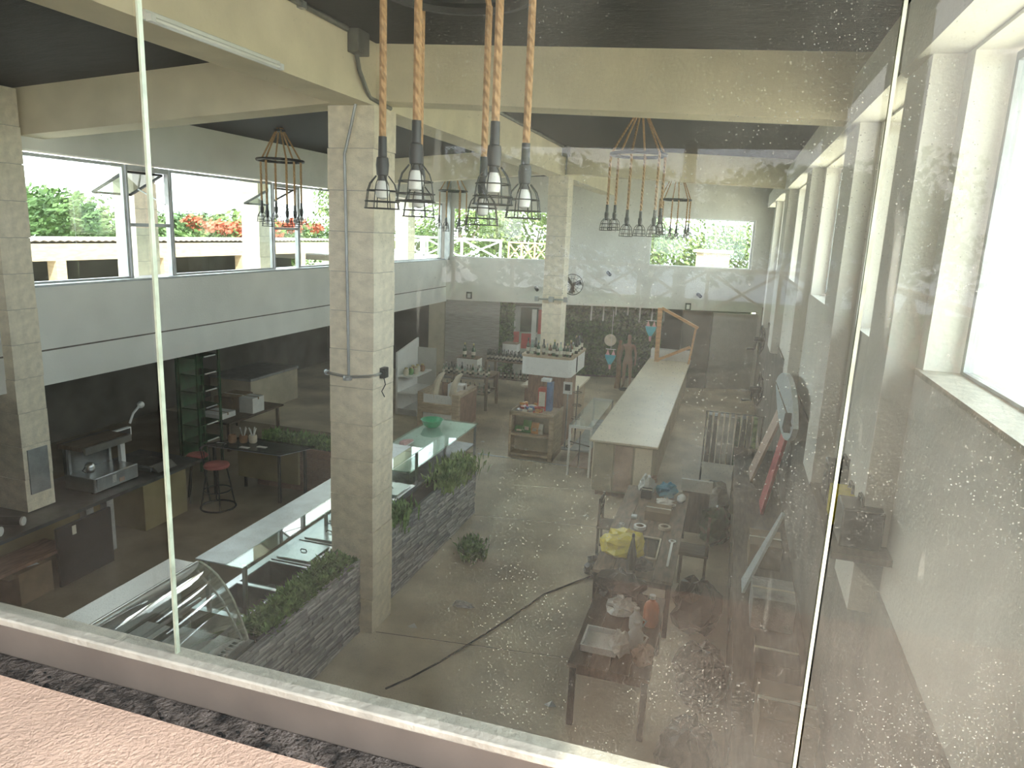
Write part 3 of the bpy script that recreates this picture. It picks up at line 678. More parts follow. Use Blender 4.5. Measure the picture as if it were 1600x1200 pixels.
def small_cam(p, label):
    t = thing('security_camera', tuple(p), label, 'camera'); x, y, z = p
    MB().box(x-.05, x+.05, y-.03, y+.03, z-.04, z+.06).build('mount', 'white_plastic', t)
    MB().tube([(x, y-.02, z), (x+.10, y-.2, z-.05)], .055, 10).build('body', 'black_plastic', t)
small_cam(FW @ Vector((fu(-.99), -.03, 3.06)), 'dark security camera on the far wall near the right corner')
small_cam(FW @ Vector((fu(-3.76), -.03, 3.62)), 'dark security camera high on the far wall between the windows')
small_cam(FW @ Vector((fu(-5.9), -.03, 3.05)), 'dark security camera on the far wall left of the far pillar')
for x, z, l in ((-7.9, 2.72, 'small black sign plate above the ribbed stone wall'), (-1.25, 2.66, 'small black and white exit plate above the far doorway')):
    t = thing('wall_sign', tuple(FW @ Vector((fu(x), -.02, z))), l, 'sign')
    MB().box(fu(x)-.09, fu(x)+.09, -.03, 0, z-.11, z+.11, FW).build('plate', 'black_plastic', t); MB().box(fu(x)-.05, fu(x)+.05, -.035, -.03, z-.08, z+.06, FW).build('print', 'paper', t)

# ================================================================== SERVERY
# refrigerated display case with a curved front glass
t = thing('display_case', (-4.35, 4.0, 0), 'curved glass refrigerated display case in the lower left', 'display case')
y0, y1 = 2.4, 5.1
MB().box(-4.80, -3.90, y0, y1, .0, .93).build('base', 'steel_dark', t)
MB().box(-4.80, -4.70, y0, y1, .93, 1.60).build('rear_panel', 'grey_panel', t)
MB().box(-4.80, -4.53, y0, y1, 1.60, 1.635).build('top_panel', 'white_lacquer', t, bevel=.008)
MB().tube([(-4.49, y0, 1.625), (-4.49, y1, 1.625)], .030, 12).build('top_rail', 'steel', t)
MB().box(-4.66, -4.60, y0, y1-.02, 1.40, 1.60).build('blind_rail', 'steel_dull', t)
MB().tube([(-4.44, y0, 1.30), (-4.44, y1-.05, 1.30)], .020, 10).build('shelf_rail', 'steel', t)
MB().tube([(-4.36, y0, 1.22), (-4.36, y1-.55, 1.22)], .010, 8).build('lamp_rail', 'steel', t)
MB().box(-4.68, -4.30, y0+.02, y1-.35, 1.262, 1.272).build('glass_shelf', 'glass_green', t)
MB().box(-4.69, -3.97, y0+.02, y1-.02, .93, .95).build('deck', 'white_lacquer', t)
for k in range(26):
    MB().box(-4.07, -3.99, 3.75+k*.050, 3.775+k*.050, .95, .957).build('grille_slot', 'black_plastic', t)
prof = [(-4.47, 1.65), (-4.37, 1.61), (-4.28, 1.55), (-4.19, 1.45), (-4.11, 1.32), (-4.04, 1.16), (-3.99, 1.03), (-3.965, .95)]
g = MB()
for a, b_ in zip(prof[:-1], prof[1:]): g.quad((a[0], y0, a[1]), (a[0], y1, a[1]), (b_[0], y1, b_[1]), (b_[0], y0, b_[1]))
go = g.build('curved_glass', 'glass_thin', t); sm = go.modifiers.new('thick', 'SOLIDIFY'); sm.thickness = .005
MB().prism([(-4.70, .95)]+[(-4.70, 1.60)]+prof, y1-.008, y1, 'y').build('end_glass', 'glass_thin', t)
MB().tube([(p[0], y1, p[1]) for p in prof], .013, 8).build('end_trim', 'joint_edge', t)
MB().tube([(-4.52, y1-.02, 1.60), (-4.22, y1-.02, 1.32), (-4.02, y1-.02, .96)], .012, 6).build('end_frame', 'steel', t)
MB().box(-3.965, -3.90, y0, y1, .93, .965).build('front_trim', 'steel', t)
tag(MB().box(-4.60, -4.15, 4.35, 4.95, .952, .972).build('white_tray', 'paper', bevel=.005), 'pale tray lying inside the curved display case', 'tray')
tag(MB().box(-4.62, -4.38, 4.2, 4.6, 1.274, 1.283).build('shelf_card', 'white_lacquer'), 'pale panel resting on the glass shelf inside the display case', 'panel')

# steam table
sx0, sx1, sy0, sy1 = -4.92, -4.24, 5.45, 9.6
t = thing('steam_table', (-4.66, 7.7, 0), 'stainless steam table with glass guard between case and pillar', 'steam table')
MB().box(sx0+.02, sx1-.02, sy0+.02, sy1-.02, .12, .62).build('cabinet', 'steel_dull', t)
for x in (sx0+.05, sx1-.05):
    for y in (sy0+.06, sy1-.06): MB().box(x-.025, x+.025, y-.025, y+.025, 0, .12).build('leg', 'steel', t)
top = MB(); wells = []
ny = 7; pitch = (sy1-sy0-.1)/ny
top.box(sx0, sx0+.09, sy0, sy1, .86, .90).box(sx1-.07, sx1, sy0, sy1, .86, .90)
for k in range(ny+1):
    y = sy0+.05+k*pitch; a, b_ = (sy0 if k == 0 else y-.022), (sy1 if k == ny else y+.022)
    top.box(sx0+.09, sx1-.07, a, b_, .86, .90)
top.box(sx0, sx0+.02, sy0, sy1, .62, .86).box(sx1-.02, sx1, sy0, sy1, .62, .86).box(sx0+.02, sx1-.02, sy0, sy0+.02, .62, .86).box(sx0+.02, sx1-.02, sy1-.02, sy1, .62, .86)
top.build('worktop', 'steel', t)
for k in range(ny):
    ya = sy0+.05+k*pitch+.03; yb = sy0+.05+(k+1)*pitch-.03; xa, xb = sx0+.10, sx1-.08
    w_ = MB(); d = .55 if k < 2 else .80
    w_.box(xa, xb, ya, yb, d-.01, d).box(xa, xa+.008, ya, yb, d, .90).box(xb-.008, xb, ya, yb, d, .90).box(xa, xb, ya, ya+.008, d, .90).box(xa, xb, yb-.008, yb, d, .90)
    w_.build('well', 'steel_dark' if k < 2 else 'steel_dull', t)
    if k >= 1:
        wells.append((xa, xb, ya, yb))
for k, (xa, xb, ya, yb) in enumerate(wells):
    lo = k == 0
    if lo: continue
    ld = thing('pan_lid', ((xa+xb)/2, (ya+yb)/2, .90), ['', 'steel pan lid nearest the display case on the steam table', 'second steel pan lid on the steam table', 'third steel pan lid, beside the near pillar', 'fourth steel pan lid, behind the near pillar', 'last steel pan lid at the far end of the steam table'][k], 'pan lid', 'pan lids on the steam table')
    MB().box(xa-.012, xb+.012, ya-.012, yb+.012, .902, .912).build('rim', 'steel', ld, bevel=.004)
    MB().box(xa+.03, xb-.03, ya+.03, yb-.03, .912, .932).build('dome', 'steel', ld, bevel=.012)
    MB().tube([((xa+xb)/2-.04, (ya+yb)/2, .932), ((xa+xb)/2-.03, (ya+yb)/2, .955), ((xa+xb)/2+.03, (ya+yb)/2, .955), ((xa+xb)/2+.04, (ya+yb)/2, .932)], .007, 6).build('handle', 'steel_dark', ld)
gz = 1.48
for y in (sy0+.04, 7.7, sy1-.06):
    for x in (-4.72, -4.28):
        MB().box(x-.018, x+.018, y-.018, y+.018, .90, gz-.01).build('guard_post', 'steel', t)
    MB().box(-4.72, -4.28, y-.012, y+.012, gz-.035, gz-.008).build('guard_bracket', 'steel', t)
MB().box(-4.80, -4.44, 5.42, 9.7, gz-.008, gz+.004).build('guard_shelf', 'board_blue', t)  # pale opaque board paints the reflection on a glass shelf
MB().box(-4.438, -4.24, 5.42, 9.7, gz-.008, gz+.002).build('guard_glass_shelf', 'glass_green', t)
MB().box(-4.262, -4.256, 5.5, 9.55, 1.02, gz-.04).build('guard_glass', 'glass', t)

# stone-clad planters
def planter(x0, x1, y0, y1, h, label, seed, near=False):
    t = thing('planter', ((x0+x1)/2, (y0+y1)/2, 0), label, 'planter')
    MB().box(x0, x1-.04, y0, y1, 0, h-.10).build('body', 'slate_dark', t)
    MB().box(x0, x0+.04, y0, y1, h-.1, h).box(x1-.09, x1-.04, y0, y1, h-.1, h-.005).build('rim', 'slate_dark', t)
    MB().box(x0+.04, x1-.09, y0+.02, y1-.02, h-.12, h-.05).build('soil', 'soil', t)
    if near: MB().box(x1-.06, x1-.04, near, y0, 0, h-.005).build('front_wall', 'slate_dark', t); y0 = near
    rr = random.Random(seed); rows = 19; rh = h/rows
    for r in range(rows):
        y = y0-rr.uniform(0, .2)
        while y < y1:
            ln = rr.uniform(.22, .55); a, b_ = max(y, y0), min(y+ln, y1); y += ln
            if b_-a < .04: continue
            pr = rr.uniform(.0, .022)
            piece('stone', rr.choice(['slate', 'slate', 'slate_b', 'slate_c']), t, (x1-.02-.011+pr/2, (a+b_)/2, rh*(r+.5)), (.036+pr, b_-a-.006, rh-.005))
    return t
mat('slate_b', (.50, .49, .48), .75, var=.4, scale=3, bump=.5, bscale=30); mat('slate_c', (.31, .31, .315), .75, var=.4, scale=3, bump=.5, bscale=30)
planter(-4.235, -3.83, 5.15, 6.98, .95, 'long planter clad in grey ledger stone before the near pillar', 1, 3.9)
planter(-4.235, -3.83, 7.52, 11.0, .97, 'long planter clad in grey ledger stone beyond the near pillar', 2)
def herb(x0, x1, y0, y1, z, n, seed, name, label, m='leaf_dark', hh=.16, clumps=None, loc=None):
    rr = random.Random(seed); mb = MB()
    for i in range(n):
        if clumps:
            c = rr.choice(clumps); x = c[0]+rr.gauss(0, c[2]); y = c[1]+rr.gauss(0, c[3])
        else: x, y = rr.uniform(x0, x1), rr.uniform(y0, y1)
        h = hh*rr.uniform(.35, 1.1); a = rr.uniform(0, 6.28); w_ = rr.uniform(.012, .026); l = rr.uniform(.02, .09)
        d = Vector((math.cos(a), math.sin(a), 0)); e = Vector((-d.y, d.x, 0))
        b0 = Vector((x, y, z)); m1 = b0+d*l*.5+Vector((0, 0, h*.7)); tp = b0+d*l*1.4+Vector((0, 0, h))
        mb.add([b0-e*w_*.3, b0+e*w_*.3, m1+e*w_, m1-e*w_, tp], [(0, 1, 2, 3), (3, 2, 4)])
    o = mb.build(name, m, None, smooth=False); return tag(o, label, 'plants', kind='stuff')
herb(-4.22, -3.86, 5.25, 6.96, .86, 2600, 5, 'planter_greenery', 'dense low green plants filling the near stone planter')
herb(0, 0, 0, 0, .86, 900, 6, 'planter_greenery', 'clump of green plants in the far planter just past the near pillar', clumps=[(-4.05, 8.15, .10, .20)], hh=.26)
herb(0, 0, 0, 0, .86, 1300, 7, 'planter_greenery', 'trailing light green plants at the end of the far planter', 'leaf_mid', clumps=[(-4.0, 10.4, .14, .34), (-3.85, 9.8, .05, .16)], hh=.24)
herb(0, 0, 0, 0, 0, 700, 8, 'plant_clump', 'uprooted tuft of green plant lying on the concrete floor', clumps=[(-3.38, 9.62, .09, .13), (-3.25, 9.4, .07, .09)], hh=.14)

# glass counter with bowl and shoe
t = thing('glass_counter', (-5.05, 11.5, 0), 'long glass-topped counter behind the near pillar', 'counter')
MB().box(-5.6, -4.6, 10.0, 13.25, .93, .95).build('glass_top', 'glass_green', t)
MB().box(-5.55, -4.65, 10.05, 13.2, .50, .53).build('shelf', 'steel_dull', t)
for x in (-5.55, -4.65):
    for y in (10.05, 11.6, 13.2): MB().box(x-.02, x+.02, y-.02, y+.02, 0, .93).build('leg', 'steel_dull', t)
MB().box(-5.57, -4.63, 10.03, 13.22, .90, .93).build('top_frame', 'white_lacquer', t)
t = thing('green_bowl', (-5.34, 12.6, .95), 'green plastic mesh bowl on the glass counter', 'bowl')
MB().lathe([(.12, 0), (.17, .05), (.21, .14), (.225, .15), (.215, .155), (.20, .14), (.16, .06), (.11, .01)], (-5.34, 12.6, .952), 20, False).build('shell', 'green_plastic', t)
MB().lathe([(.0, .012), (.11, .01), (.15, .05), (.0, .07)], (-5.34, 12.6, .952), 14, False).build('contents', 'pink_fabric', t)
t = thing('shoe', (-5.28, 11.3, .95), 'pale pink shoe on the glass counter beside the near pillar', 'shoe')
MB().prism([(11.1, .952), (11.52, .952), (11.52, .975), (11.1, .975)], -5.33, -5.22, 'x').build('sole', 'white_plastic', t, bevel=.008)
MB().prism([(11.11, .975), (11.51, .975), (11.51, 1.0), (11.42, 1.02), (11.32, 1.045), (11.24, 1.06), (11.17, 1.05), (11.12, 1.07), (11.1, 1.02)], -5.325, -5.225, 'x').build('upper', 'pink_fabric', t, bevel=.012)
tag(MB().box(-5.5, -5.25, 10.2, 10.5, .952, .975).build('white_box', 'paper'), 'flat white carton on the glass counter by the near pillar', 'carton')

# ================================================================== KITCHEN BAY (LEFT)
t = thing('kitchen_counter', (-8.55, 7.0, 0), 'dark counter along the kitchen bay under the stone corner pillar', 'counter')
MB().box(-9.25, -8.0, 4.6, 9.3, .86, .91).build('worktop', 'steel_dark', t)
MB().box(-8.9, -8.25, 8.3, 9.2, 0, .86).build('end_cabinet', 'yellow_cream', t)
MB().box(-9.2, -8.9, 4.6, 8.3, 0, .86).build('back_panel', 'yellow_cream', t)
for y in (7.28, 7.62): MB().box(-8.3, -8.18, y-.06, y+.06, 0, .86).build('leg', 'slate', t)
MB().box(-8.25, -8.1, 4.7, 4.85, 0, .86).build('leg', 'steel_dull', t)
t = thing('gas_grill', (-8.4, 7.8, .91), 'stainless countertop grill with open roasting hood', 'grill')
MB().box(-8.75, -8.22, 7.42, 8.2, .93, 1.14).build('body', 'steel', t, bevel=.01)
MB().box(-8.22, -8.21, 7.46, 8.18, .95, 1.13).build('front_panel', 'steel_dull', t)
MB().box(-8.75, -8.7, 7.42, 8.2, 1.14, 1.6).build('back_panel', 'steel_dark', t)
MB().box(-8.76, -8.30, 7.36, 8.16, 1.54, 1.60).build('hood', 'wood_brown', t); MB().box(-8.30, -8.26, 7.36, 8.16, 1.50, 1.60).build('hood_rail', 'steel', t)
for y in (7.45, 8.14): MB().box(-8.7, -8.66, y-.02, y+.02, 1.14, 1.54).build('upright', 'steel_dull', t)
for k in range(5): MB().box(-8.209, -8.204, 7.72, 7.79, 1.0+k*.022, 1.008+k*.022).build('vent_slot', 'paper', t)
MB().box(-8.209, -8.203, 7.84, 7.93, .97, 1.03).build('rating_plate', 'pinkish_board', t)
for y in (7.46, 8.14):
    MB().lathe([(.02, 0), (.025, .02)], (-8.3, y, .91), 8).build('foot', 'black_plastic', t)
t = thing('kettle', (-8.5, 7.62, 1.15), 'small silver pot standing on the grill', 'pot')
MB().lathe([(.05, 0), (.07, .04), (.07, .09), (.05, .13), (.02, .15)], (-8.5, 7.62, 1.145), 12).build('body', 'steel', t); MB().tube([(-8.5, 7.55, 1.24), (-8.5, 7.5, 1.2), (-8.5, 7.55, 1.16)], .01, 6).build('handle', 'black_plastic', t)
t = thing('weighing_scale', (-8.4, 8.6, .91), 'electronic weighing scale with raised display on the kitchen counter', 'scale')
MB().box(-8.6, -8.2, 8.42, 8.85, .93, 1.0).build('base', 'steel_dark', t, bevel=.01)
MB().prism([(-8.2, .94), (-8.08, .93), (-8.2, 1.02)], 8.45, 8.84, 'y').build('keypad_wedge', 'steel', t); MB().box(-8.58, -8.24, 8.45, 8.84, 1.0, 1.015).build('platform', 'steel', t)
MB().box(-8.66, -8.60, 8.28, 8.36, .93, 1.5).build('pole', 'white_plastic', t)
d_ = MB().box(-8.64, -8.57, 8.15, 8.48, 1.46, 1.60).build('display', 'white_plastic', t, bevel=.01); MB().box(-8.57, -8.565, 8.18, 8.45, 1.49, 1.58).build('screen', 'black_plastic', d_)
t = thing('white_ladle', (-8.7, 8.75, 1.6), 'white curved ladle hanging above the scale', 'ladle')
MB().tube([(-8.72, 8.6, 1.60), (-8.70, 8.66, 1.75), (-8.68, 8.76, 1.84)], .018, 6).build('handle', 'white_plastic', t); MB().blob((-8.68, 8.80, 1.86), .055, 10, 6, 0).build('scoop', 'white_plastic', t)
# under the counter
t = thing('black_board', (-7.85, 6.95, 0), 'black board leaning against the kitchen counter', 'board')
MB().box(-7.92, -7.88, 6.5, 7.34, .02, .82).build('sheet', 'black_plastic', t); MB().box(-7.88, -7.875, 6.72, 6.78, .66, .78).build('sticker', 'label_paper', t)
tag(MB().box(-8.0, -7.55, 5.6, 7.2, .84, .88, Matrix.Translation((-.35, -.5, -.34))).build('plank', 'wood_red'), 'reddish brown plank under the kitchen counter', 'plank')
t = thing('cardboard_box', (-8.2, 6.3, 0), 'brown cardboard box under the kitchen counter', 'box')
MB().box(-8.35, -7.95, 6.0, 6.45, 0, .42).build('body', 'cardboard', t); MB().box(-8.36, -7.94, 5.86, 6.0, .40, .41).build('flap', 'cardboard', t)
tag(MB().add([(-8.3, 6.05, .44), (-8.0, 6.0, .47), (-7.97, 6.3, .43), (-8.15, 6.2, .52), (-8.32, 6.35, .46)], [(0, 1, 3), (1, 2, 3), (2, 4, 3), (4, 0, 3)]).build('crumpled_paper', 'paper', smooth=False), 'crumpled white paper on the cardboard box', 'paper')
t = thing('roll', (-8.2, 5.75, .92), 'green wrapped roll with a white end on the counter at the left edge', 'roll')
MB().tube([(-8.75, 5.7, .98), (-8.12, 5.95, .98)], .065, 12).build('wrapper', 'bottle_green', t); MB().tube([(-8.12, 5.95, .98), (-8.10, 5.958, .98)], .06, 12).build('end', 'paper', t)
t = thing('roll', (-8.2, 6.25, .92), 'short roll showing only a round white end on the kitchen counter', 'roll')
MB().tube([(-8.6, 6.1, .98), (-8.16, 6.28, .98)], .06, 12).build('wrapper', 'steel_dark', t); MB().tube([(-8.16, 6.28, .98), (-8.14, 6.288, .98)], .058, 12).build('end', 'paper', t)
# red stool
t = thing('stool', (-7.9, 9.52, 0), 'iron bar stool with a round red seat and curved back', 'stool')
MB().lathe([(.20, .72), (.21, .74), (.20, .77), (.16, .785)], (-7.9, 9.52, 0), 20).build('seat', 'seat_red', t)
for k in range(4):
    a = math.pi/4+k*math.pi/2; MB().tube([(-7.9+.15*math.cos(a), 9.52+.15*math.sin(a), .72), (-7.9+.27*math.cos(a), 9.52+.27*math.sin(a), .01)], .012, 6).build('leg', 'black_iron', t)
MB().ring((-7.9, 9.52, .02), .28, .016, 24, 6).build('base_ring', 'black_iron', t); MB().ring((-7.9, 9.52, .32), .215, .010, 24, 6).build('foot_ring', 'black_iron', t)
for k in range(5):
    a = R(100+k*30); MB().tube([(-7.9+.19*math.cos(a), 9.52+.19*math.sin(a), .75), (-7.9+.24*math.cos(a), 9.52+.24*math.sin(a), 1.05)], .008, 5).build('back_bar', 'black_iron', t)
MB().tube([(-7.9+.24*math.cos(R(a)), 9.52+.24*math.sin(R(a)), 1.05) for a in range(95, 230, 12)], .012, 6).build('back_rail', 'black_iron', t)
t = thing('stool', (-8.42, 9.68, 0), 'second red-seated stool half hidden behind the first', 'stool')
MB().lathe([(.17, .78), (.18, .80), (.15, .83)], (-8.42, 9.68, 0), 18).build('seat', 'seat_red', t)
for k in range(4):
    a = k*math.pi/2; MB().tube([(-8.42+.12*math.cos(a), 9.68+.12*math.sin(a), .78), (-8.42+.22*math.cos(a), 9.68+.22*math.sin(a), .01)], .012, 6).build('leg', 'black_iron', t)
# glass topped table with cream panel
t = thing('side_counter', (-7.5, 10.3, 0), 'glass-topped kitchen table with a cream front panel', 'table')
MB().prism([(-8.5, 9.95), (-7.0, 10.0), (-6.72, 10.62), (-8.2, 10.62)], .90, .92, 'z').build('glass_top', 'glass_smoke', t)
MB().prism([(-8.45, 9.98), (-7.02, 10.03), (-6.78, 10.58), (-8.15, 10.58)], .87, .90, 'z').build('under_top', 'steel_dull', t)
MB().box(-8.2, -6.95, 10.45, 10.5, .22, .87).build('front_panel', 'yellow_cream', t)
for x, y in ((-8.35, 10.02), (-7.08, 10.08), (-6.86, 10.52), (-8.1, 10.52)): MB().box(x-.02, x+.02, y-.02, y+.02, 0, .87).build('leg', 'black_iron', t)
def pot(x, y, z, label, m='pot_brown', utensils=True):
    t = thing('utensil_pot', (x, y, z), label, 'pot', 'pots on the kitchen table')
    MB().lathe([(.055, 0), (.07, .02), (.075, .10), (.065, .14), (.055, .14), (.06, .03)], (x, y, z), 14).build('jar', m, t)
    if utensils:
        for k in range(4):
            a = k*1.6+x; MB().bar((x, y, z+.06), (x+.07*math.cos(a), y+.07*math.sin(a), z+.27), .022, .006).build('napkin', 'paper', t)
pot(-8.12, 10.22, .922, 'leftmost brown pot on the glass kitchen table', utensils=False); pot(-7.95, 10.3, .922, 'middle brown pot holding white utensils on the kitchen table'); pot(-7.80, 10.36, .922, 'pale pot with napkins on the kitchen table', 'ivory')
for i, (x, y, l) in enumerate(((-8.25, 10.08, 'white paper strip by the pots at the left of the kitchen table'), (-7.75, 10.06, 'white napkin before the pots on the kitchen table'), (-7.5, 10.2, 'crumpled napkin in the middle of the kitchen table'))):
    tag(MB().box(x-.09, x+.09, y-.04, y+.04, .922, .930).build('napkin_sheet', 'paper', bevel=.003), l, 'napkin')
t = thing('hedge_box', (-6.9, 10.95, 0), 'brick trough planted with a green hedge beyond the kitchen table', 'planter')
MB().box(-8.0, -5.9, 10.75, 11.15, .0, .80).build('core', 'slate_dark', t)
rr = random.Random(4)
for r in range(10):
    x = -8.0-(.11 if r % 2 else 0)
    while x < -5.9:
        a, b_ = max(x, -8.0), min(x+.22, -5.9); x += .23
        if b_-a > .05: piece('brick', 'brick', t, ((a+b_)/2, 10.74, .04+r*.082), (b_-a, .03, .072))
herb(-7.95, -5.95, 10.78, 11.12, .80, 1700, 9, 'hedge_greenery', 'low green hedge growing in the brick trough', hh=.22)
# tall rack deeper in the bay
t = thing('shelf_rack', (-9.6, 11.2, 0), 'tall dark green rack with pale shelf edges in the kitchen bay', 'rack')
for x in (-9.75, -9.35):
    for y in (10.85, 11.45): MB().box(x-.02, x+.02, y-.02, y+.02, 0, 2.35).build('upright', 'bottle_green', t)
for k in range(6):
    z = .55+k*.33; sh = MB().box(-9.75, -9.35, 10.85, 11.45, z, z+.02).build('shelf', 'bottle_green', t); MB().box(-9.35, -9.33, 11.05, 11.35, z, z+.02).build('price_strip', 'paper', sh)
MB().box(-9.8, -9.78, 10.8, 11.5, .2, 2.35).build('back_panel', 'bottle_green', t)
t = thing('bay_table', (-10.1, 12.7, 0), 'low work table with cartons deep in the kitchen bay', 'table')
MB().box(-10.9, -9.6, 12.0, 13.9, .60, .64).build('table_top', 'wood_brown', t)
for x in (-10.8, -9.7):
    for y in (12.1, 13.8): MB().box(x-.03, x+.03, y-.03, y+.03, 0, .6).build('leg', 'wood_brown', t)
def carton(name, x0, x1, y0, y1, z0, z1, m, label, tape='cardboard', group=None):
    t = thing(name, ((x0+x1)/2, (y0+y1)/2, z0), label, 'carton', group)
    MB().box(x0, x1, y0, y1, z0, z1).build('body', m, t, bevel=.006); MB().box(x0-.001, x1+.001, (y0+y1)/2-.02, (y0+y1)/2+.02, z1-.05, z1+.002).build('tape', tape, t); return t
carton('white_carton', -10.0, -9.65, 12.85, 13.25, .64, .98, 'paper', 'white carton standing on the work table in the kitchen bay')
carton('flat_carton', -10.4, -9.9, 12.1, 12.6, .64, .76, 'paper', 'flat white carton at the near end of the bay work table')
carton('brown_carton', -10.7, -10.2, 12.9, 13.6, .64, .92, 'cardboard', 'brown carton at the back of the bay work table', 'label_paper')
t = thing('chest_freezer', (-11.5, 15.5, 0), 'dull brown chest freezer at the back of the kitchen bay', 'freezer')
MB().box(-12.2, -11.0, 14.6, 16.6, .05, .88).build('body', 'cream_board', t, bevel=.02); MB().box(-12.22, -10.98, 14.58, 16.62, .88, .95).build('lid', 'steel_dull', t, bevel=.015)
t = thing('upright_fridge', (-12.2, 9.5, 0), 'tall dark fridge against the kitchen bay wall', 'fridge')
MB().box(-13.0, -12.2, 9.0, 10.0, .05, 2.0).build('body', 'steel_dark', t, bevel=.02); d_ = MB().box(-12.2, -12.16, 9.02, 9.98, .1, 1.96).build('door', 'steel_dull', t); MB().box(-12.16, -12.12, 9.08, 9.12, .9, 1.4).build('handle', 'black_plastic', d_)
# ================================================================== SHOP AREA (CENTRE)
def bottle(name, m, h, label, group, cap='black_plastic', lab=True, fat=1):
    t = thing(name, (0, 0, 0), label, 'bottle', group)
    r = h*.13*fat
    MB().lathe([(r*.9, 0), (r, h*.03), (r, h*.52), (r*.85, h*.60), (r*.36, h*.72), (r*.33, h*.95)], (0, 0, 0), 10).build('glass_body', m, t, local=True)
    MB().lathe([(r*.38, h*.86), (r*.38, h), (r*.3, h)], (0, 0, 0), 8).build('cap', cap, t, local=True)
    if lab: MB().lathe([(r*1.03, h*.18), (r*1.03, h*.42)], (0, 0, 0), 10, False).build('paper_label', 'label_paper', t, local=True)
    return t
protos = {}
def put_bottle(kind, x, y, z, label, group, s=1.0):
    spec = dict(wine=('wine_bottle', 'bottle_dark', .33, 'black_plastic', True, .9), green=('wine_bottle', 'bottle_green', .33, 'foil', True, .95), amber=('liquor_bottle', 'bottle_amber', .30, 'foil', True, 1.15),
                clear=('liquor_bottle', 'glass_green', .29, 'can_metal', True, 1.2), champ=('champagne_bottle', 'bottle_green', .36, 'foil', True, 1.1))[kind]
    if kind not in protos:
        b_ = bottle(spec[0], spec[1], spec[2], label, group, spec[3], spec[4], spec[5]); protos[kind] = b_
    else: b_ = copy_tree(protos[kind])
    b_.location = (x, y, z); b_.scale = (s, s, s); b_['label'] = label; b_['group'] = group; return b_

# snack gondola
t = thing('snack_gondola', (-3.83, 14.9, 0), 'light wooden snack display unit with open cubbies before the far pillar', 'display unit')
x0, x1, y0, y1 = -4.25, -3.27, 14.25, 15.12
for z in (.06, .50, .94): MB().box(x0, x1, y0, y1, z, z+.04).build('shelf', 'wood_light', t)
MB().box(x0, x0+.05, y0, y1, 0, .98).box(x1-.10, x1, y0, y1, 0, .98).build('side_panel', 'wood_light', t)
MB().box(x0+.05, x1-.1, y0+.30, y0+.33, .1, .94).build('back_panel', 'cream_board', t)
MB().box(x0, x1, y0, y0+.03, .98, 1.03).box(x0, x0+.03, y0+.03, y1, .98, 1.03).box(x1-.03, x1, y0+.03, y1, .98, 1.03).build('tray_edge', 'wood_light', t)
MB().box(x0, x1, y1-.03, y1, .1, .94).build('rear_panel', 'wood_red', t)
rr = random.Random(12)
for i in range(34):
    x = x0+.09+rr.random()*.62; y = y0+.09+rr.random()*.62
    m_ = rr.choice(['snack_red', 'snack_blue', 'can_metal', 'snack_orange', 'snack_red', 'label_paper'])
    z_ = .985+(.05 if rr.random() < .35 else 0)
    o = MB().box(-.055, .055, -.04, .04, 0, .045).box(-.065, .065, -.02, .02, .016, .028).build('snack_packet', m_, None, bevel=.012)
    o.location = (x, y, z_); o.rotation_euler = (rr.uniform(-.2, .2), rr.uniform(-.2, .2), rr.uniform(0, 3))
    tag(o, 'small '+dict(snack_red='red', snack_blue='blue', can_metal='silver', snack_orange='orange', label_paper='cream')[m_]+' snack packet in the heap on the wooden snack unit', 'snack packet', 'snack packets heaped on the snack unit')
for i, (x, m_, w_, h_, l) in enumerate(((-4.05, 'snack_green', .22, .13, 'low green crisp bag on the left of the snack cubby'), (-3.88, 'snack_green', .18, .27, 'tall green crisp bag in the snack cubby'), (-3.71, 'snack_orange', .17, .24, 'orange crisp bag in the snack cubby'), (-3.58, 'label_paper', .10, .22, 'black and white snack bag at the right of the cubby'))):
    t = thing('crisp_bag', (x, y0+.18, .54), l, 'snack bag', 'crisp bags in the cubby')
    MB().add([(x-w_/2, y0+.14, .54), (x+w_/2, y0+.14, .54), (x+w_/2, y0+.24, .54), (x-w_/2, y0+.24, .54), (x-w_/2*.95, y0+.10, .54+h_*.45), (x+w_/2*.95, y0+.10, .54+h_*.45), (x+w_/2*.95, y0+.27, .54+h_*.45), (x-w_/2*.95, y0+.27, .54+h_*.45), (x-w_/2, y0+.185, .54+h_), (x+w_/2, y0+.185, .54+h_), (x+w_/2, y0+.195, .54+h_), (x-w_/2, y0+.195, .54+h_)],
           [(0,3,2,1),(0,1,5,4),(1,2,6,5),(2,3,7,6),(3,0,4,7),(4,5,9,8),(5,6,10,9),(6,7,11,10),(7,4,8,11),(8,9,10,11)]).build('pouch', m_, t)
    MB().box(x-w_*.25, x+w_*.25, y0+.085, y0+.10, .54+h_*.3, .54+h_*.55).build('print', 'ivory', t)
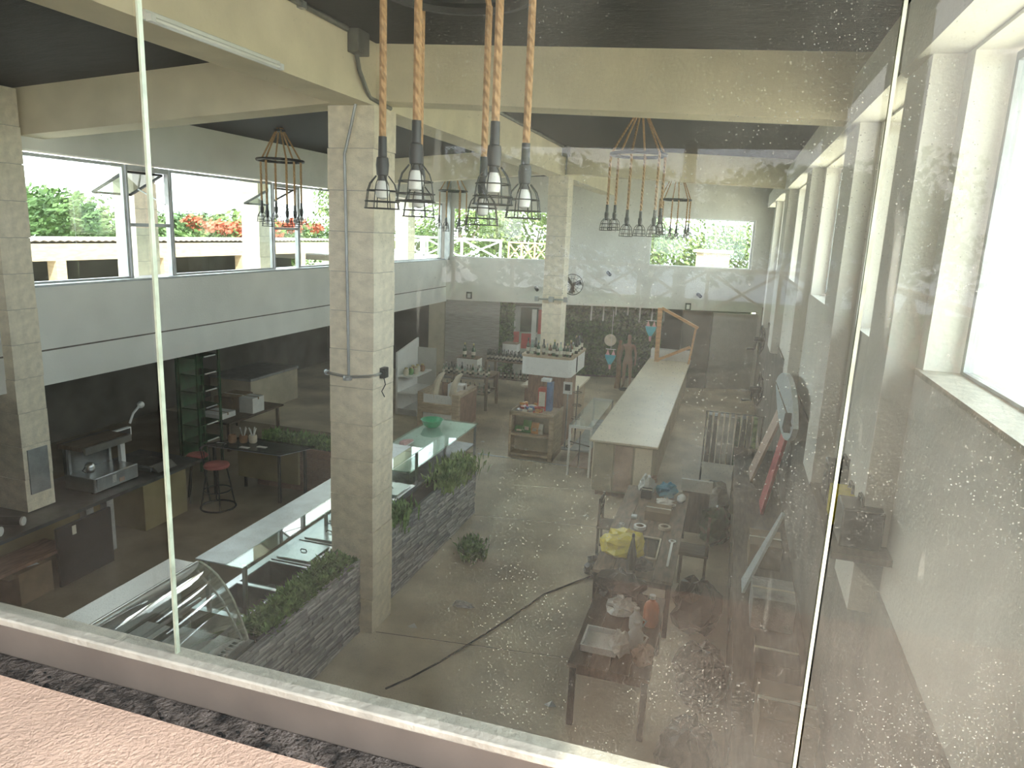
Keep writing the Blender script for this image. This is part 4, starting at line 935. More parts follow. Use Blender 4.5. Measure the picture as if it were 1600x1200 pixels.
# can tower
t = thing('can_tower', (-3.62, 14.85, .98), 'tall red and blue cardboard tower of drinks on the snack unit', 'display')
MB().box(-3.76, -3.58, 14.72, 14.9, .98, 1.48).build('red_face', 'snack_red', t); MB().box(-3.58, -3.46, 14.74, 14.9, .98, 1.62).build('blue_side', 'snack_blue', t); MB().box(-3.74, -3.6, 14.71, 14.72, 1.08, 1.40).build('print_panel', 'label_paper', t)
MB().box(-3.72, -3.52, 14.76, 14.96, 1.62, 1.68).build('top_box', 'paper', t)
t = thing('picture_card', (-3.32, 15.1, 1.0), 'white framed product card on a stand right of the can tower', 'sign')
MB().box(-3.34, -3.14, 15.3, 15.32, 1.28, 1.55).build('card', 'paper', t); MB().box(-3.30, -3.18, 15.29, 15.3, 1.36, 1.50).build('print', 'black_plastic', t); MB().box(-3.25, -3.22, 15.31, 15.34, .0, 1.28).build('stand', 'steel_dull', t); MB().box(-3.34, -3.14, 15.22, 15.42, 0, .02).build('foot', 'steel_dull', t)

# white bottle shelf wrapped round the far pillar
def rrect(x0, x1, y0, y1, r, n=5):
    pts = []
    for cx, cy, a0 in ((x1-r, y0+r, -90), (x1-r, y1-r, 0), (x0+r, y1-r, 90), (x0+r, y0+r, 180)):
        for k in range(n+1):
            a = R(a0+90*k/n); pts.append((cx+r*math.cos(a), cy+r*math.sin(a)))
    return pts
t = thing('bottle_canopy', (-3.7, 16, 1.66), 'white rounded bottle shelf wrapped around the far pillar', 'shelf')
MB().prism(rrect(-4.32, -3.18, 15.2, 16.9, .15), 1.66, 2.06, 'z').build('fascia', 'white_lacquer', t)
MB().prism(rrect(-4.34, -3.16, 15.18, 16.92, .16), 2.06, 2.10, 'z').build('top', 'wood_light', t)
MB().box(-4.2, -3.35, 15.45, 16.7, 0, 1.66).build('core', 'wood_red', t)
MB().box(-3.182, -3.172, 15.8, 15.9, 1.68, 2.05).build('seam', 'black_plastic', t)
kinds = ['wine', 'green', 'amber', 'clear', 'wine', 'champ', 'wine', 'clear']
xs = [-4.22, -4.13, -4.05, -3.96, -3.87, -3.79, -3.70, -3.61, -3.53, -3.46, -3.39, -3.32, -3.25]
rr = random.Random(5)
for i, x in enumerate(xs):
    put_bottle(kinds[(i*3) % 8], x, 15.30+rr.uniform(0, .14), 2.1, ORD[i]+' bottle from the left in the front row on the white pillar shelf', 'bottles on the pillar shelf', rr.uniform(.85, 1.15))
for i in range(7):
    put_bottle(kinds[(i*5+2) % 8], -3.26+rr.uniform(-.03, .03), 15.62+i*.16, 2.1, ORD[i]+' bottle from the front along the right end of the white pillar shelf', 'bottles along the shelf end', rr.uniform(.9, 1.2))
# low stone counter behind the pillar
t = thing('tasting_counter', (-4.1, 18, 0), 'pale topped counter behind the far pillar', 'counter')
MB().box(-4.8, -3.4, 17.0, 18.9, .95, 1.0).build('top', 'counter_top', t); MB().box(-4.7, -3.5, 17.1, 18.8, 0, .95).build('body', 'wood_light', t); MB().box(-4.72, -3.48, 17.08, 17.1, .1, .9).build('front_panel', 'wood_red', t)
t = thing('beer_tap', (-4.35, 17.2, 1.0), 'curved black tap on the counter behind the far pillar', 'tap')
MB().tube([(-4.35, 17.2, 1.0), (-4.35, 17.2, 1.3), (-4.32, 17.14, 1.38), (-4.28, 17.06, 1.33)], .02, 8).build('spout', 'black_iron', t); MB().lathe([(.06, 0), (.06, .02)], (-4.35, 17.2, 1.0), 12).build('base', 'black_iron', t)
for i in range(5): put_bottle(kinds[(i*3+1) % 8], -3.95+i*.1, 17.18, 1.0, ORD[i]+' bottle from the left on the counter behind the far pillar', 'bottles on the tasting counter', .8)

# wooden chest with white front and two tusks
t = thing('wooden_chest', (-6.3, 15.85, 0), 'light wooden serving chest with white inset panels', 'chest')
MB().box(-6.82, -6.70, 15.20, 16.45, 0, .98).box(-5.95, -5.78, 15.20, 16.45, 0, .98).build('side_panel', 'wood_light', t)
MB().box(-6.70, -5.95, 15.25, 15.29, .10, .50).build('lower_panel', 'white_lacquer', t); MB().box(-6.70, -5.95, 15.17, 15.27, .50, .72).build('front_shelf', 'wood_light', t)
MB().box(-6.70, -5.95, 15.27, 15.30, .72, .92).build('upper_panel', 'white_lacquer', t); MB().box(-6.82, -5.78, 16.41, 16.45, 0, .98).build('rear_panel', 'wood_red', t); MB().box(-6.70, -5.95, 15.30, 16.41, .6, .63).build('deck', 'steel_dull', t)
MB().box(-5.775, -5.77, 15.30, 16.40, .1, .9).build('side_skin', 'wood_red', t); MB().box(-6.7, -5.95, 15.20, 15.25, .0, .1).build('plinth', 'wood_red', t)
for i, (x, l) in enumerate(((-6.42, 'left ivory curved horn standing on the wooden chest'), (-5.98, 'right ivory curved horn standing on the wooden chest'))):
    tag(MB().tube([(x, 15.35, .66), (x-.02, 15.35, .95), (x+.02, 15.37, 1.2), (x+.10, 15.40, 1.38), (x+.18, 15.43, 1.46)], [.075, .085, .075, .055, .03], 10).build('curved_horn', 'ivory'), l, 'horn')
t = thing('white_card_box', (-5.95, 15.95, .98), 'small white box on the wooden chest beside the right horn', 'box')
MB().box(-6.28, -5.9, 15.75, 16.05, .63, 1.10).build('body', 'white_lacquer', t); MB().box(-5.899, -5.895, 15.83, 15.93, .98, 1.06).build('cutout', 'black_plastic', t)

# white stepped shelf
t = thing('white_shelf', (-7.8, 16.9, 0), 'white open shelf unit with stepped shelves left of the wooden chest', 'shelf')
MB().prism([(16.4, 0), (17.7, 0), (17.7, 1.85), (16.4, 1.62)], -7.98, -7.93, 'x').build('side_panel', 'white_lacquer', t)
for k, (z, d) in enumerate(((.06, .55), (.55, .48), (.98, .42))): MB().box(-7.93, -7.93+d, 16.42, 17.65, z, z+.035).build('shelf', 'white_lacquer', t)
MB().box(-7.93, -7.40, 16.42, 16.46, .0, .16).build('kick_board', 'white_lacquer', t); MB().box(-7.93, -7.4, 17.64, 17.68, 0, 1.6).build('back_panel', 'grey_panel', t)
for i in range(6):
    t = thing('gift_jar', (-7.8+.05*(i % 3), 16.6+i*.14, 1.015), ('cream jar nearest the front on the white shelf', 'green jar second from the front on the white shelf', 'cream jar in the middle of the white shelf cluster', 'brown cardboard-coloured jar on the white shelf', 'pale paper-coloured jar on the white shelf', 'dark brown jar at the back of the white shelf')[i], 'ornament', 'ornaments on the white shelf')
    MB().lathe([(.05, 0), (.075, .05), (.07, .13), (.04, .17)], (-7.78+.07*(i % 3), 16.6+i*.14, 1.015), 10).build('jar', ('ivory', 'snack_green', 'ivory', 'cardboard', 'label_paper', 'pot_brown')[i], t); MB().lathe([(.045, .17), (.045, .20)], (-7.78+.07*(i % 3), 16.6+i*.14, 1.015), 8).build('lid', 'foil', t)

# liquor tables
def liquor_table(x0, x1, y0, y1, h, label):
    t = thing('liquor_table', ((x0+x1)/2, (y0+y1)/2, 0), label, 'table')
    MB().box(x0, x1, y0, y1, h-.04, h).build('top', 'wood_table', t); MB().box(x0+.04, x1-.04, y0+.04, y1-.04, h*.45, h*.45+.03).build('lower_shelf', 'wood_table', t)
    for x in (x0+.04, x1-.04):
        for y in (y0+.04, y1-.04): MB().box(x-.035, x+.035, y-.035, y+.035, 0, h-.04).build('leg', 'wood_table', t)
liquor_table(-7.35, -5.95, 17.75, 18.75, .92, 'wooden liquor table behind the wooden chest'); liquor_table(-6.75, -5.3, 19.8, 20.8, 1.02, 'wooden liquor table near the ribbed stone wall')
rr = random.Random(8)
for i in range(18):
    put_bottle(rr.choice(kinds), -7.25+(i % 9)*.155, 17.85+(i//9)*.18, .92, ORD[i % 9]+' liquor bottle from the left in the '+('front', 'back')[i//9]+' row on the table behind the chest', 'bottles on the nearer liquor table', rr.uniform(.75, 1.0))
for i in range(10):
    put_bottle(rr.choice(kinds), -7.2+i*.135, 18.0, .45, ORD[i]+' bottle from the left on the lower shelf of the nearer liquor table', 'bottles under the nearer liquor table', .85)
for i in range(24):
    put_bottle('wine', -6.68+(i % 12)*.115, 19.9+(i//12)*.16, 1.02, ORD[i % 12]+' dark wine bottle from the left in the '+('front', 'back')[i//12]+' row before the ribbed stone wall', 'wine bottles on the farther table', rr.uniform(.85, .95))
for i in range(9):
    put_bottle('clear' if i % 2 else 'wine', -6.4+i*.12, 20.0, .49, ORD[i]+' bottle from the left on the lower shelf of the farther liquor table', 'bottles under the farther liquor table', .85)
def cube_box(x0, x1, y0, y1, z0, z1, label):
    t = thing('white_cube', ((x0+x1)/2, (y0+y1)/2, z0), label, 'box')
    MB().box(x0, x1, y0, y1, z0, z1).build('body', 'white_lacquer', t); MB().box(x0-.01, x1+.01, y0-.01, y1+.01, z1, z1+.02).build('lid', 'wood_table', t); MB().box(x1-.001, x1+.006, y0+.15, y0+.25, z0+.08, z0+.18).build('cutout', 'black_plastic', t)
cube_box(-7.05, -6.45, 18.3, 18.7, .92, 1.28, 'white display cube carrying two champagne bottles'); cube_box(-6.4, -5.95, 20.4, 20.75, 1.02, 1.45, 'white display cube before the ribbed stone wall')
put_bottle('champ', -6.88, 18.45, 1.30, 'left champagne bottle on the white display cube', 'champagne bottles on the cube', 1.1); put_bottle('champ', -6.62, 18.45, 1.30, 'right champagne bottle on the white display cube', 'champagne bottles on the cube', 1.1)
tag(MB().box(-5.85, -5.4, 20.2, 20.6, 1.03, 1.16).build('blue_crate', 'blue_plastic', bevel=.02), 'blue plastic tub at the end of the farther liquor table', 'tub')

# drinks fridge with red posters, green curtain
t = thing('drinks_fridge', tuple(FW @ Vector((fu(-5.9), .7, 0))), 'red and white drinks fridge left of the far pillar', 'fridge')
MB().box(fu(-6.75), fu(-5.4), .55, 1.2, 0, 2.4, FW).build('body', 'grey_panel', t); MB().box(fu(-6.72), fu(-6.32), .53, .55, .9, 1.55, FW).box(fu(-6.25), fu(-5.95), .53, .55, 1.0, 1.5, FW).box(fu(-5.75), fu(-5.45), .53, .55, 1.5, 2.3, FW).build('red_poster', 'red_print', t)
MB().box(fu(-6.72), fu(-6.45), .525, .53, 1.6, 1.95, FW).box(fu(-5.95), fu(-5.8), .525, .53, 1.3, 2.3, FW).build('white_poster', 'paper', t); MB().box(fu(-6.30), fu(-5.75), .53, .55, 1.55, 2.35, FW).build('dark_pane', 'glass_smoke', t)
MB().box(fu(-6.78), fu(-6.75), .5, .6, 0, 2.4, FW).build('edge_trim', 'white_lacquer', t)
# foliage walls (uncountable leaves)
def foliage_wall(u0, u1, v, z0, z1, n, seed, label, m='leaf_wall_green'):
    rr = random.Random(seed); mb = MB()
    for i in range(n):
        p = FW @ Vector((rr.uniform(u0, u1), v-abs(rr.gauss(0, .06)), rr.uniform(z0, z1)))
        a = Vector((rr.uniform(-1, 1), rr.uniform(-1, .2), rr.uniform(-1, 1))).normalized(); b_ = a.orthogonal().normalized(); c_ = a.cross(b_); s_ = rr.uniform(.05, .11)
        mb.add([p-b_*s_, p+c_*s_*.5, p+b_*s_, p-c_*s_*.5], [(0, 1, 2, 3)])
    mb.box(u0, u1, v+.005, v+.03, z0, z1, FW)
    tag(mb.build('leaf_wall', m, smooth=False), label, 'leaf wall', kind='stuff')
foliage_wall(fu(-6.95), fu(-6.5), .36, .1, 2.5, 700, 1, 'narrow dark green leaf screen beside the ribbed stone wall')
foliage_wall(fu(-5.3), fu(-1.75), 1.1, .1, 2.5, 3600, 2, 'dark green artificial leaf wall behind the mannequin')
rr = random.Random(2)
for i in range(7):
    u = fu(-4.1+i*.38); p = FW @ Vector((u, .6, 2.5))
    tag(MB().tube([p, (p.x, p.y, 2.5-rr.uniform(.25, .5))], .03, 6).build('hanging_strip', 'paper'), ORD[i]+' thin white strip from the left hanging before the leaf wall', 'streamer', 'white streamers before the leaf wall')
# mannequin
import bmesh
def mannequin(loc, label):
    P = dict(pelvis=(0,0,.92), waist=(0,0,1.08), chest=(0,0,1.30), neck=(0,0,1.46), chin=(0,-.01,1.53), head=(0,-.01,1.64), crown=(0,0,1.73),
             hl=(-.09,0,.86), kl=(-.10,-.01,.48), al=(-.10,.02,.08), tl=(-.11,-.12,.03), hr=(.09,0,.86), kr=(.11,-.04,.48), ar=(.12,-.01,.08), tr=(.13,-.15,.03),
             sl=(-.17,0,1.38), el=(-.23,.03,1.10), wl=(-.25,-.04,.86), fl=(-.25,-.07,.76), sr=(.17,0,1.38), er=(.23,.03,1.10), wr=(.25,-.04,.86), fr=(.25,-.07,.76))
    E_ = [('pelvis','waist'),('waist','chest'),('chest','neck'),('neck','chin'),('chin','head'),('head','crown'),('pelvis','hl'),('hl','kl'),('kl','al'),('al','tl'),('pelvis','hr'),('hr','kr'),('kr','ar'),('ar','tr'),
          ('chest','sl'),('sl','el'),('el','wl'),('wl','fl'),('chest','sr'),('sr','er'),('er','wr'),('wr','fr')]
    RD = dict(pelvis=(.14,.10), waist=(.105,.08), chest=(.14,.10), neck=(.05,.05), chin=(.055,.065), head=(.072,.09), crown=(.04,.05), h=(.085,.085), k=(.055,.055), a=(.036,.04), t=(.035,.022), s=(.055,.055), e=(.037,.037), w=(.026,.024), f=(.02,.032))
    ks = list(P); me = bpy.data.meshes.new('mannequin'); me.from_pydata([P[k] for k in ks], [(ks.index(a), ks.index(b_)) for a, b_ in E_], [])
    o = bpy.data.objects.new('mannequin', me); col.objects.link(o); o.modifiers.new('skin', 'SKIN')
    for i, k in enumerate(ks):
        r_ = RD.get(k) or RD[k[0]]; me.skin_vertices[0].data[i].radius = r_; me.skin_vertices[0].data[i].use_root = (k == 'pelvis')
    s_ = o.modifiers.new('sub', 'SUBSURF'); s_.levels = 2; s_.render_levels = 2
    me.materials.append(MATS['mannequin']); o.location = loc; o.rotation_euler.z = R(-8)
    tag(o, label, 'mannequin'); 
    return o
mannequin((-2.86, 22.35, .06), 'bare brown shop mannequin standing before the leaf wall')
tag(MB().lathe([(.22, 0), (.22, .03), (.03, .05), (.03, .06)], (-2.86, 22.35, 0), 18).build('mannequin_stand', 'black_iron'), 'round black stand under the mannequin', 'stand')
def bikini(x, y, z, label):
    t = thing('bikini', (x, y, z), label, 'bikini', 'bikinis hanging before the leaf wall')
    MB().tube([(x-.16, y, z+.30), (x+.16, y, z+.30)], .012, 6).build('hanger', 'white_plastic', t)
    MB().tube([(x, y, z+.30), (x, y, 2.5)], .006, 5).build('cord', 'paper', t)
    for s_ in (-1, 1): MB().prism([(x+s_*.03, z+.12), (x+s_*.15, z+.12), (x+s_*.09, z+.29)], y-.02, y+.02).build('cup', 'pink_fabric', t)
    MB().prism([(x-.17, z+.12), (x+.17, z+.12), (x+.14, z+.0), (x+.04, z-.18), (x-.04, z-.18), (x-.14, z+.0)], y-.03, y+.03).build('bottoms', 'cyan_cloth', t)
    MB().prism([(x-.04, z-.18), (x+.04, z-.18), (x+.03, z-.34), (x-.03, z-.34)], y-.012, y+.012).build('tag', 'pink_fabric', t)
bikini(-2.24, 22.4, 1.95, 'turquoise bikini hanging high right of the mannequin'); bikini(-3.4, 22.2, .98, 'turquoise bikini hanging low left of the mannequin')
t = thing('straw_hat', (-3.45, 22.3, 1.5), 'pale round straw hat hanging above the low bikini', 'hat')
MB().lathe([(.0, -.05), (.10, -.04), (.11, 0), (.19, .01), (.19, .02)], (0, 0, 0), 16, False).build('brim_and_crown', 'ivory', t, local=True); t.rotation_euler.x = R(75); t.location = (-3.45, 22.3, 1.55)
tag(MB().tube([(-3.16, 22.5, 0), (-3.14, 22.5, .5), (-3.18, 22.5, 1.1), (-3.15, 22.5, 1.55)], [.10, .08, .07, .05], 8).build('tree_trunk_decor', 'pot_brown'), 'reddish tree trunk prop left of the mannequin', 'trunk')

# ================================================================== LONG BAR
t = thing('sunlit_strip_bar', (-1.55, 17.5, 0), 'long pale bar standing in for a sunlit strip, running to the far wall', 'bar counter')
MB().box(-2.2, -.95, 12.6, 22.6, 1.06, 1.10).build('top', 'counter_top', t, bevel=.01)  # pale solid built in place of a sunlit strip taken for a reflection
MB().box(-2.12, -1.03, 12.7, 22.5, .10, 1.06).build('body', 'cream_board', t); MB().box(-2.06, -1.09, 12.76, 22.44, 0, .10).build('plinth', 'wood_red', t)
for i, (a, b_) in enumerate(((-2.1, -1.76), (-1.72, -1.40), (-1.36, -1.05))): MB().box(a, b_, 12.67, 12.70, .14, 1.02).build('end_panel', ('cream_board', 'pinkish_board', 'counter_top')[i], t)
for i in range(9):
    y = 12.75+i*1.08; MB().box(-2.15, -2.12, y, y+1.02, .14, 1.02).build('front_panel', 'cream_board' if i % 2 else 'counter_top', t)
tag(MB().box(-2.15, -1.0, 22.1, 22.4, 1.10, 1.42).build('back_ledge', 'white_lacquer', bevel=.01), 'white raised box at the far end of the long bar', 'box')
t = thing('railing_reflection', (-1.93, 21.8, 1.1), 'orange post and braces standing in for the mirrored terrace railing', 'reflection stand-in')
MB().bar((-1.93, 21.8, 1.1), (-1.95, 21.8, 2.72), .13, .10).build('post', 'wood_orange', t)  # solid bars added in place of the railing's reflection in the pane
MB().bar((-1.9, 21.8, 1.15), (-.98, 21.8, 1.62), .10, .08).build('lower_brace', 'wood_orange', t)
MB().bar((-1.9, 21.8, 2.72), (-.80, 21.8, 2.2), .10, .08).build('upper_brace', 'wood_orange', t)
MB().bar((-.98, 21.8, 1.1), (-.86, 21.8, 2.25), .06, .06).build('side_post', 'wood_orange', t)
# trolley frame left of the bar
t = thing('trolley', (-2.55, 15, 0), 'light metal frame trolley standing beside the long bar', 'trolley')
for x, y in ((-2.78, 13.6), (-2.35, 13.6), (-2.78, 16.2), (-2.35, 16.2)): MB().box(x-.02, x+.02, y-.02, y+.02, 0, 1.05).build('post', 'white_lacquer', t)
MB().box(-2.8, -2.33, 13.58, 16.22, 1.03, 1.06).build('top', 'glass', t); MB().box(-2.8, -2.33, 13.58, 13.62, 1.0, 1.05).box(-2.8, -2.33, 16.18, 16.22, 1.0, 1.05).build('top_rail', 'white_lacquer', t)
MB().box(-2.76, -2.37, 13.6, 16.2, .52, .55).build('middle_shelf', 'steel_dull', t); MB().box(-2.76, -2.37, 13.6, 16.2, .18, .21).build('bottom_shelf', 'pinkish_board', t)
MB().tube([(-2.56, 13.57, .2), (-2.56, 13.57, .95)], .012, 6).build('centre_bar', 'black_iron', t); MB().tube([(-2.76, 13.57, .72), (-2.36, 13.57, .66)], .012, 6).build('tie_bar', 'black_iron', t)
# wire stand
t = thing('wire_stand', (-3.05, 15.6, 0), 'black wire stand with hooks right of the snack unit', 'stand')
MB().tube([(-3.05, 15.5, 0), (-3.05, 15.5, 1.45)], .014, 6).build('pole', 'black_iron', t); MB().ring((-3.05, 15.5, .02), .18, .012, 18, 5).build('base_ring', 'black_iron', t)
for z in (.7, 1.0, 1.3): MB().ring((-3.05, 15.5, z), .10, .008, 14, 4).build('hook_ring', 'black_iron', t)
# thin metal floor strip
tag(MB().box(-4.9, -2.9, 14.13, 14.17, 0, .012).build('floor_strip', 'steel'), 'thin bright metal strip across the floor before the snack unit', 'floor strip')

# ================================================================== MESSY TABLES (RIGHT OF CENTRE)
def work_table(x0, x1, y0, y1, h, label, m='wood_table'):
    t = thing('work_table', ((x0+x1)/2, (y0+y1)/2, 0), label, 'table')
    n = 4
    for k in range(n):
        a = x0+(x1-x0)*k/n; b_ = x0+(x1-x0)*(k+1)/n; MB().box(a+.003, b_-.003, y0, y1, h-.04, h).build('plank', m, t)
    for x in (x0+.05, x1-.05):
        for y in (y0+.06, y1-.06): MB().box(x-.03, x+.03, y-.03, y+.03, 0, h-.04).build('leg', 'black_iron', t)
    MB().box(x0+.05, x1-.05, y0+.06, y0+.10, h-.14, h-.04).box(x0+.05, x1-.05, y1-.10, y1-.06, h-.14, h-.04).build('apron', 'wood_brown', t)
work_table(-1.28, -.30, 8.15, 11.4, .76, 'long brown work table littered with packets and a yellow bag'); work_table(-1.15, -.35, 6.2, 7.85, .70, 'nearer brown work table holding jugs and a white tray', 'wood_brown')
rr = random.Random(31)
def crumple(x, y, z, rx, ry, rz_, m, name, label, cat, seed, jit=.3):
    q = random.Random(seed); o = MB().blob((x, y, z+rz_*.8), 1, 14, 9, jit, (rx, ry, rz_), q).build(name, m, smooth=False)
    zmin = min(v.co.z for v in o.data.vertices)
    for v in o.data.vertices:
        if v.co.z < z+.004: v.co.z = z+.004
    return tag(o, label, cat)
t = crumple(-.98, 8.75, .76, .30, .30, .16, 'yellow_plastic', 'yellow_bag', 'crumpled bright yellow plastic bag on the long work table', 'bag', 1, .22)
crumple(-.72, 8.35, .76, .14, .12, .08, 'plastic_bag', 'black_bag', 'small black plastic bag before the yellow bag', 'bag', 9)
t = thing('dark_bottle', (-.80, 8.2, .76), 'dark pointed bottle standing before the yellow bag', 'bottle')
MB().lathe([(.055, 0), (.06, .05), (.055, .25), (.03, .38), (.015, .46)], (-.82, 8.25, .76), 12).build('body', 'bottle_dark', t); MB().lathe([(.018, .46), (.016, .50)], (-.82, 8.25, .76), 8).build('cap', 'black_plastic', t)
def tape(x, y, z, label, tilt=0, m='white_plastic'):
    t = thing('tape_roll', (x, y, z), label, 'tape roll'); t.rotation_euler = (tilt, 0, .3)
    MB().lathe([(.055, 0), (.085, 0), (.085, .045), (.055, .045), (.055, 0)], (0, 0, 0), 20, False).build('roll', m, t, local=True); MB().lathe([(.05, .002), (.055, .002), (.055, .043), (.05, .043), (.05, .002)], (0, 0, 0), 20, False).build('core', 'cardboard', t, local=True)
tape(-.88, 9.62, .77, 'white tape roll lying flat on the long work table', .0); tape(-.55, 9.75, .762, 'pale round bowl-like roll at the right of the long table', 0, 'ivory')
t = thing('tin_cup', (-1.12, 9.5, .76), 'small white cup at the left edge of the long table', 'cup'); MB().lathe([(.03, 0), (.04, .09), (.036, .09), (.028, .006)], (-1.12, 9.5, .762), 12).build('cup_body', 'white_plastic', t)
tag(MB().box(-1.05, -.97, 9.95, 10.05, .762, .80).build('small_box', 'board_blue', bevel=.005), 'tiny pale blue box near the white tape roll', 'box')
t = thing('notice_frame', (-.68, 9.0, .76), 'thin pale picture frame lying on the long work table', 'frame')
for a, b_ in (((-.82, 8.7), (-.56, 8.7)), ((-.82, 9.35), (-.56, 9.35)), ((-.82, 8.7), (-.82, 9.35)), ((-.56, 8.7), (-.56, 9.35))): MB().bar((*a, .772), (*b_, .772), .02, .02).build('frame_side', 'ivory', t)
MB().box(-.81, -.57, 8.71, 9.34, .762, .766).build('glass_sheet', 'glass_smoke', t)
t = thing('spanner', (-.40, 8.9, .76), 'long pale wrench lying along the right edge of the long table', 'tool'); MB().box(-.42, -.39, 8.55, 9.3, .762, .775).build('shaft', 'white_plastic', t); MB().lathe([(.03, 0), (.05, 0), (.05, .014), (.03, .014), (.03, 0)], (-.405, 9.35, .762), 14, False).build('eye', 'white_plastic', t)
carton('black_carton', -1.02, -.86, 10.85, 11.05, .76, .88, 'black_plastic', 'black box at the far left of the long table', 'label_paper'); carton('open_carton', -.86, -.50, 9.98, 10.35, .762, .90, 'cardboard', 'small open brown carton in the middle of the long table', 'label_paper')
crumple(-.96, 11.15, .76, .12, .10, .16, 'paper', 'white_sack', 'white crumpled sack at the far end of the long table', 'bag', 3); crumple(-.88, 11.2, .90, .07, .07, .08, 'pinkish_board', 'peach_packet', 'peach packet resting on the white sack', 'packet', 4)
crumple(-.64, 11.1, .76, .16, .14, .12, 'blue_cloth', 'blue_cloth', 'bright blue cloth bundle at the far end of the long table', 'cloth', 5)
crumple(-.62, 10.6, .76, .14, .16, .07, 'paper', 'pink_white_wrap', 'white wrapping crumpled behind the open carton', 'wrapping', 6); crumple(-.40, 10.98, .76, .07, .16, .05, 'white_plastic', 'white_tube', 'white tapered tube right of the blue cloth', 'tube', 7, .08)
t = thing('paper_tray', (-.2, 11.75, 0), 'white folded paper propped beyond the long table', 'paper'); MB().box(-.45, .05, 11.6, 11.66, .72, .92, Matrix.Identity(4)).build('sheet', 'paper', t); MB().box(-.42, .02, 11.62, 11.95, 0, .72).build('stand', 'wood_brown', t)
# near table clutter
t = thing('white_tray', (-.88, 6.62, .70), 'flat white plastic tray on the nearer work table', 'tray')
MB().box(-1.08, -.72, 6.45, 6.85, .70, .715).build('bottom', 'white_plastic', t); MB().box(-1.08, -1.06, 6.45, 6.85, .715, .77).box(-.74, -.72, 6.45, 6.85, .715, .77).box(-1.06, -.74, 6.45, 6.47, .715, .77).box(-1.06, -.74, 6.83, 6.85, .715, .77).build('rim', 'white_plastic', t)
t = thing('orange_jug', (-.46, 7.2, .70), 'orange plastic bottle on the nearer work table', 'bottle'); MB().lathe([(.075, 0), (.085, .02), (.085, .20), (.07, .25), (.03, .29), (.03, .31)], (-.46, 7.2, .702), 14).build('body', 'orange_plastic', t); MB().lathe([(.034, .31), (.034, .35)], (-.46, 7.2, .702), 10).build('cap', 'white_plastic', t)
def jug(x, y, l, s=1):
    t = thing('white_jug', (x, y, .70), l, 'jug'); MB().lathe([(.07*s, 0), (.08*s, .02), (.08*s, .15*s), (.03*s, .22*s), (.03*s, .25*s)], (x, y, .702), 12).build('body', 'white_plastic', t); MB().tube([(x+.07*s, y, .72+.13*s), (x+.12*s, y, .71+.12*s), (x+.08*s, y, .71+.04*s)], .012, 6).build('handle', 'white_plastic', t)
    MB().lathe([(.035*s, .25*s), (.035*s, .28*s)], (x, y, .702), 10).build('cap', 'paper', t)
jug(-.56, 6.72, 'white jug with a handle on the nearer work table, front of two'); jug(-.60, 7.05, 'white jug behind the front one on the nearer work table', .9)
crumple(-.78, 7.35, .70, .16, .14, .09, 'clear_film', 'film_bag', 'crumpled clear film bag on the nearer work table', 'bag', 11); crumple(-.70, 6.55, .70, .10, .14, .12, 'paper', 'paper_sack', 'torn white paper sack beside the white tray', 'sack', 12)
crumple(-.45, 6.5, .70, .10, .14, .08, 'pinkish_board', 'tan_wrap', 'tan wrapper at the front right of the nearer table', 'wrapper', 13)
crumple(-.85, 7.65, .70, .30, .16, .18, 'plastic_bag', 'dark_bag', 'large black refuse bag between the two work tables', 'bag', 14)
crumple(-1.42, 9.45, 0, .16, .14, .18, 'plastic_bag', 'floor_bag', 'small black bag on the floor left of the long table', 'bag', 15)
# stool-like chairs hugging the table (dark)
def chair(x, y, rz, label):
    t = thing('dining_chair', (x, y, 0), label, 'chair', 'dark chairs at the long work table', rz)
    MB().box(-.20, .20, -.20, .20, .43, .47).build('seat', 'wood_brown', t, local=True, bevel=.01)
    for sx in (-.17, .17):
        for sy in (-.17, .17): MB().box(sx-.018, sx+.018, sy-.018, sy+.018, 0, .43 if sy < 0 else .9).build('leg', 'wood_brown', t, local=True)
    for z in (.62, .80): MB().box(-.17, .17, .158, .182, z, z+.08).build('back_slat', 'wood_brown', t, local=True)
chair(-1.38, 10.35, R(90), 'dark wooden chair at the left side of the long table'); chair(-.12, 9.9, R(-90), 'dark wooden chair at the right side of the long table')
# cables and scraps on the floor
tag(MB().tube([(-3.05, 6.1, .008), (-2.89, 6.36, .008), (-2.7, 6.75, .008), (-2.4, 7.5, .008), (-2.2, 8.05, .008), (-1.99, 8.67, .008), (-1.65, 9.2, .008), (-1.36, 9.6, .008)], .011, 6).build('floor_cable', 'black_plastic'), 'thin black cable trailing diagonally across the concrete floor', 'cable')
for i, (x, y, l) in enumerate(((-1.35, 6.45, 'blue and white scrap of plastic on the floor before the tables'), (-3.3, 7.3, 'white scrap on the floor beside the near pillar'), (-2.0, 11.6, 'pale scrap on the floor left of the long bar'), (-5.1, 15.0, 'pale scrap on the floor before the wooden chest'))):
    tag(MB().add([(x-.06, y, .004), (x, y-.05, .02), (x+.07, y, .006), (x+.01, y+.05, .03)], [(0, 1, 3), (1, 2, 3)]).build('litter', 'paper' if i else 'board_blue', smooth=False), l, 'litter')
tag(MB().blob((-2.9, 8.0, .02), .09, 10, 5, .3, (1.6, .8, .25)).build('rag', 'slate'), 'grey flattened rag on the floor by the far planter', 'rag')

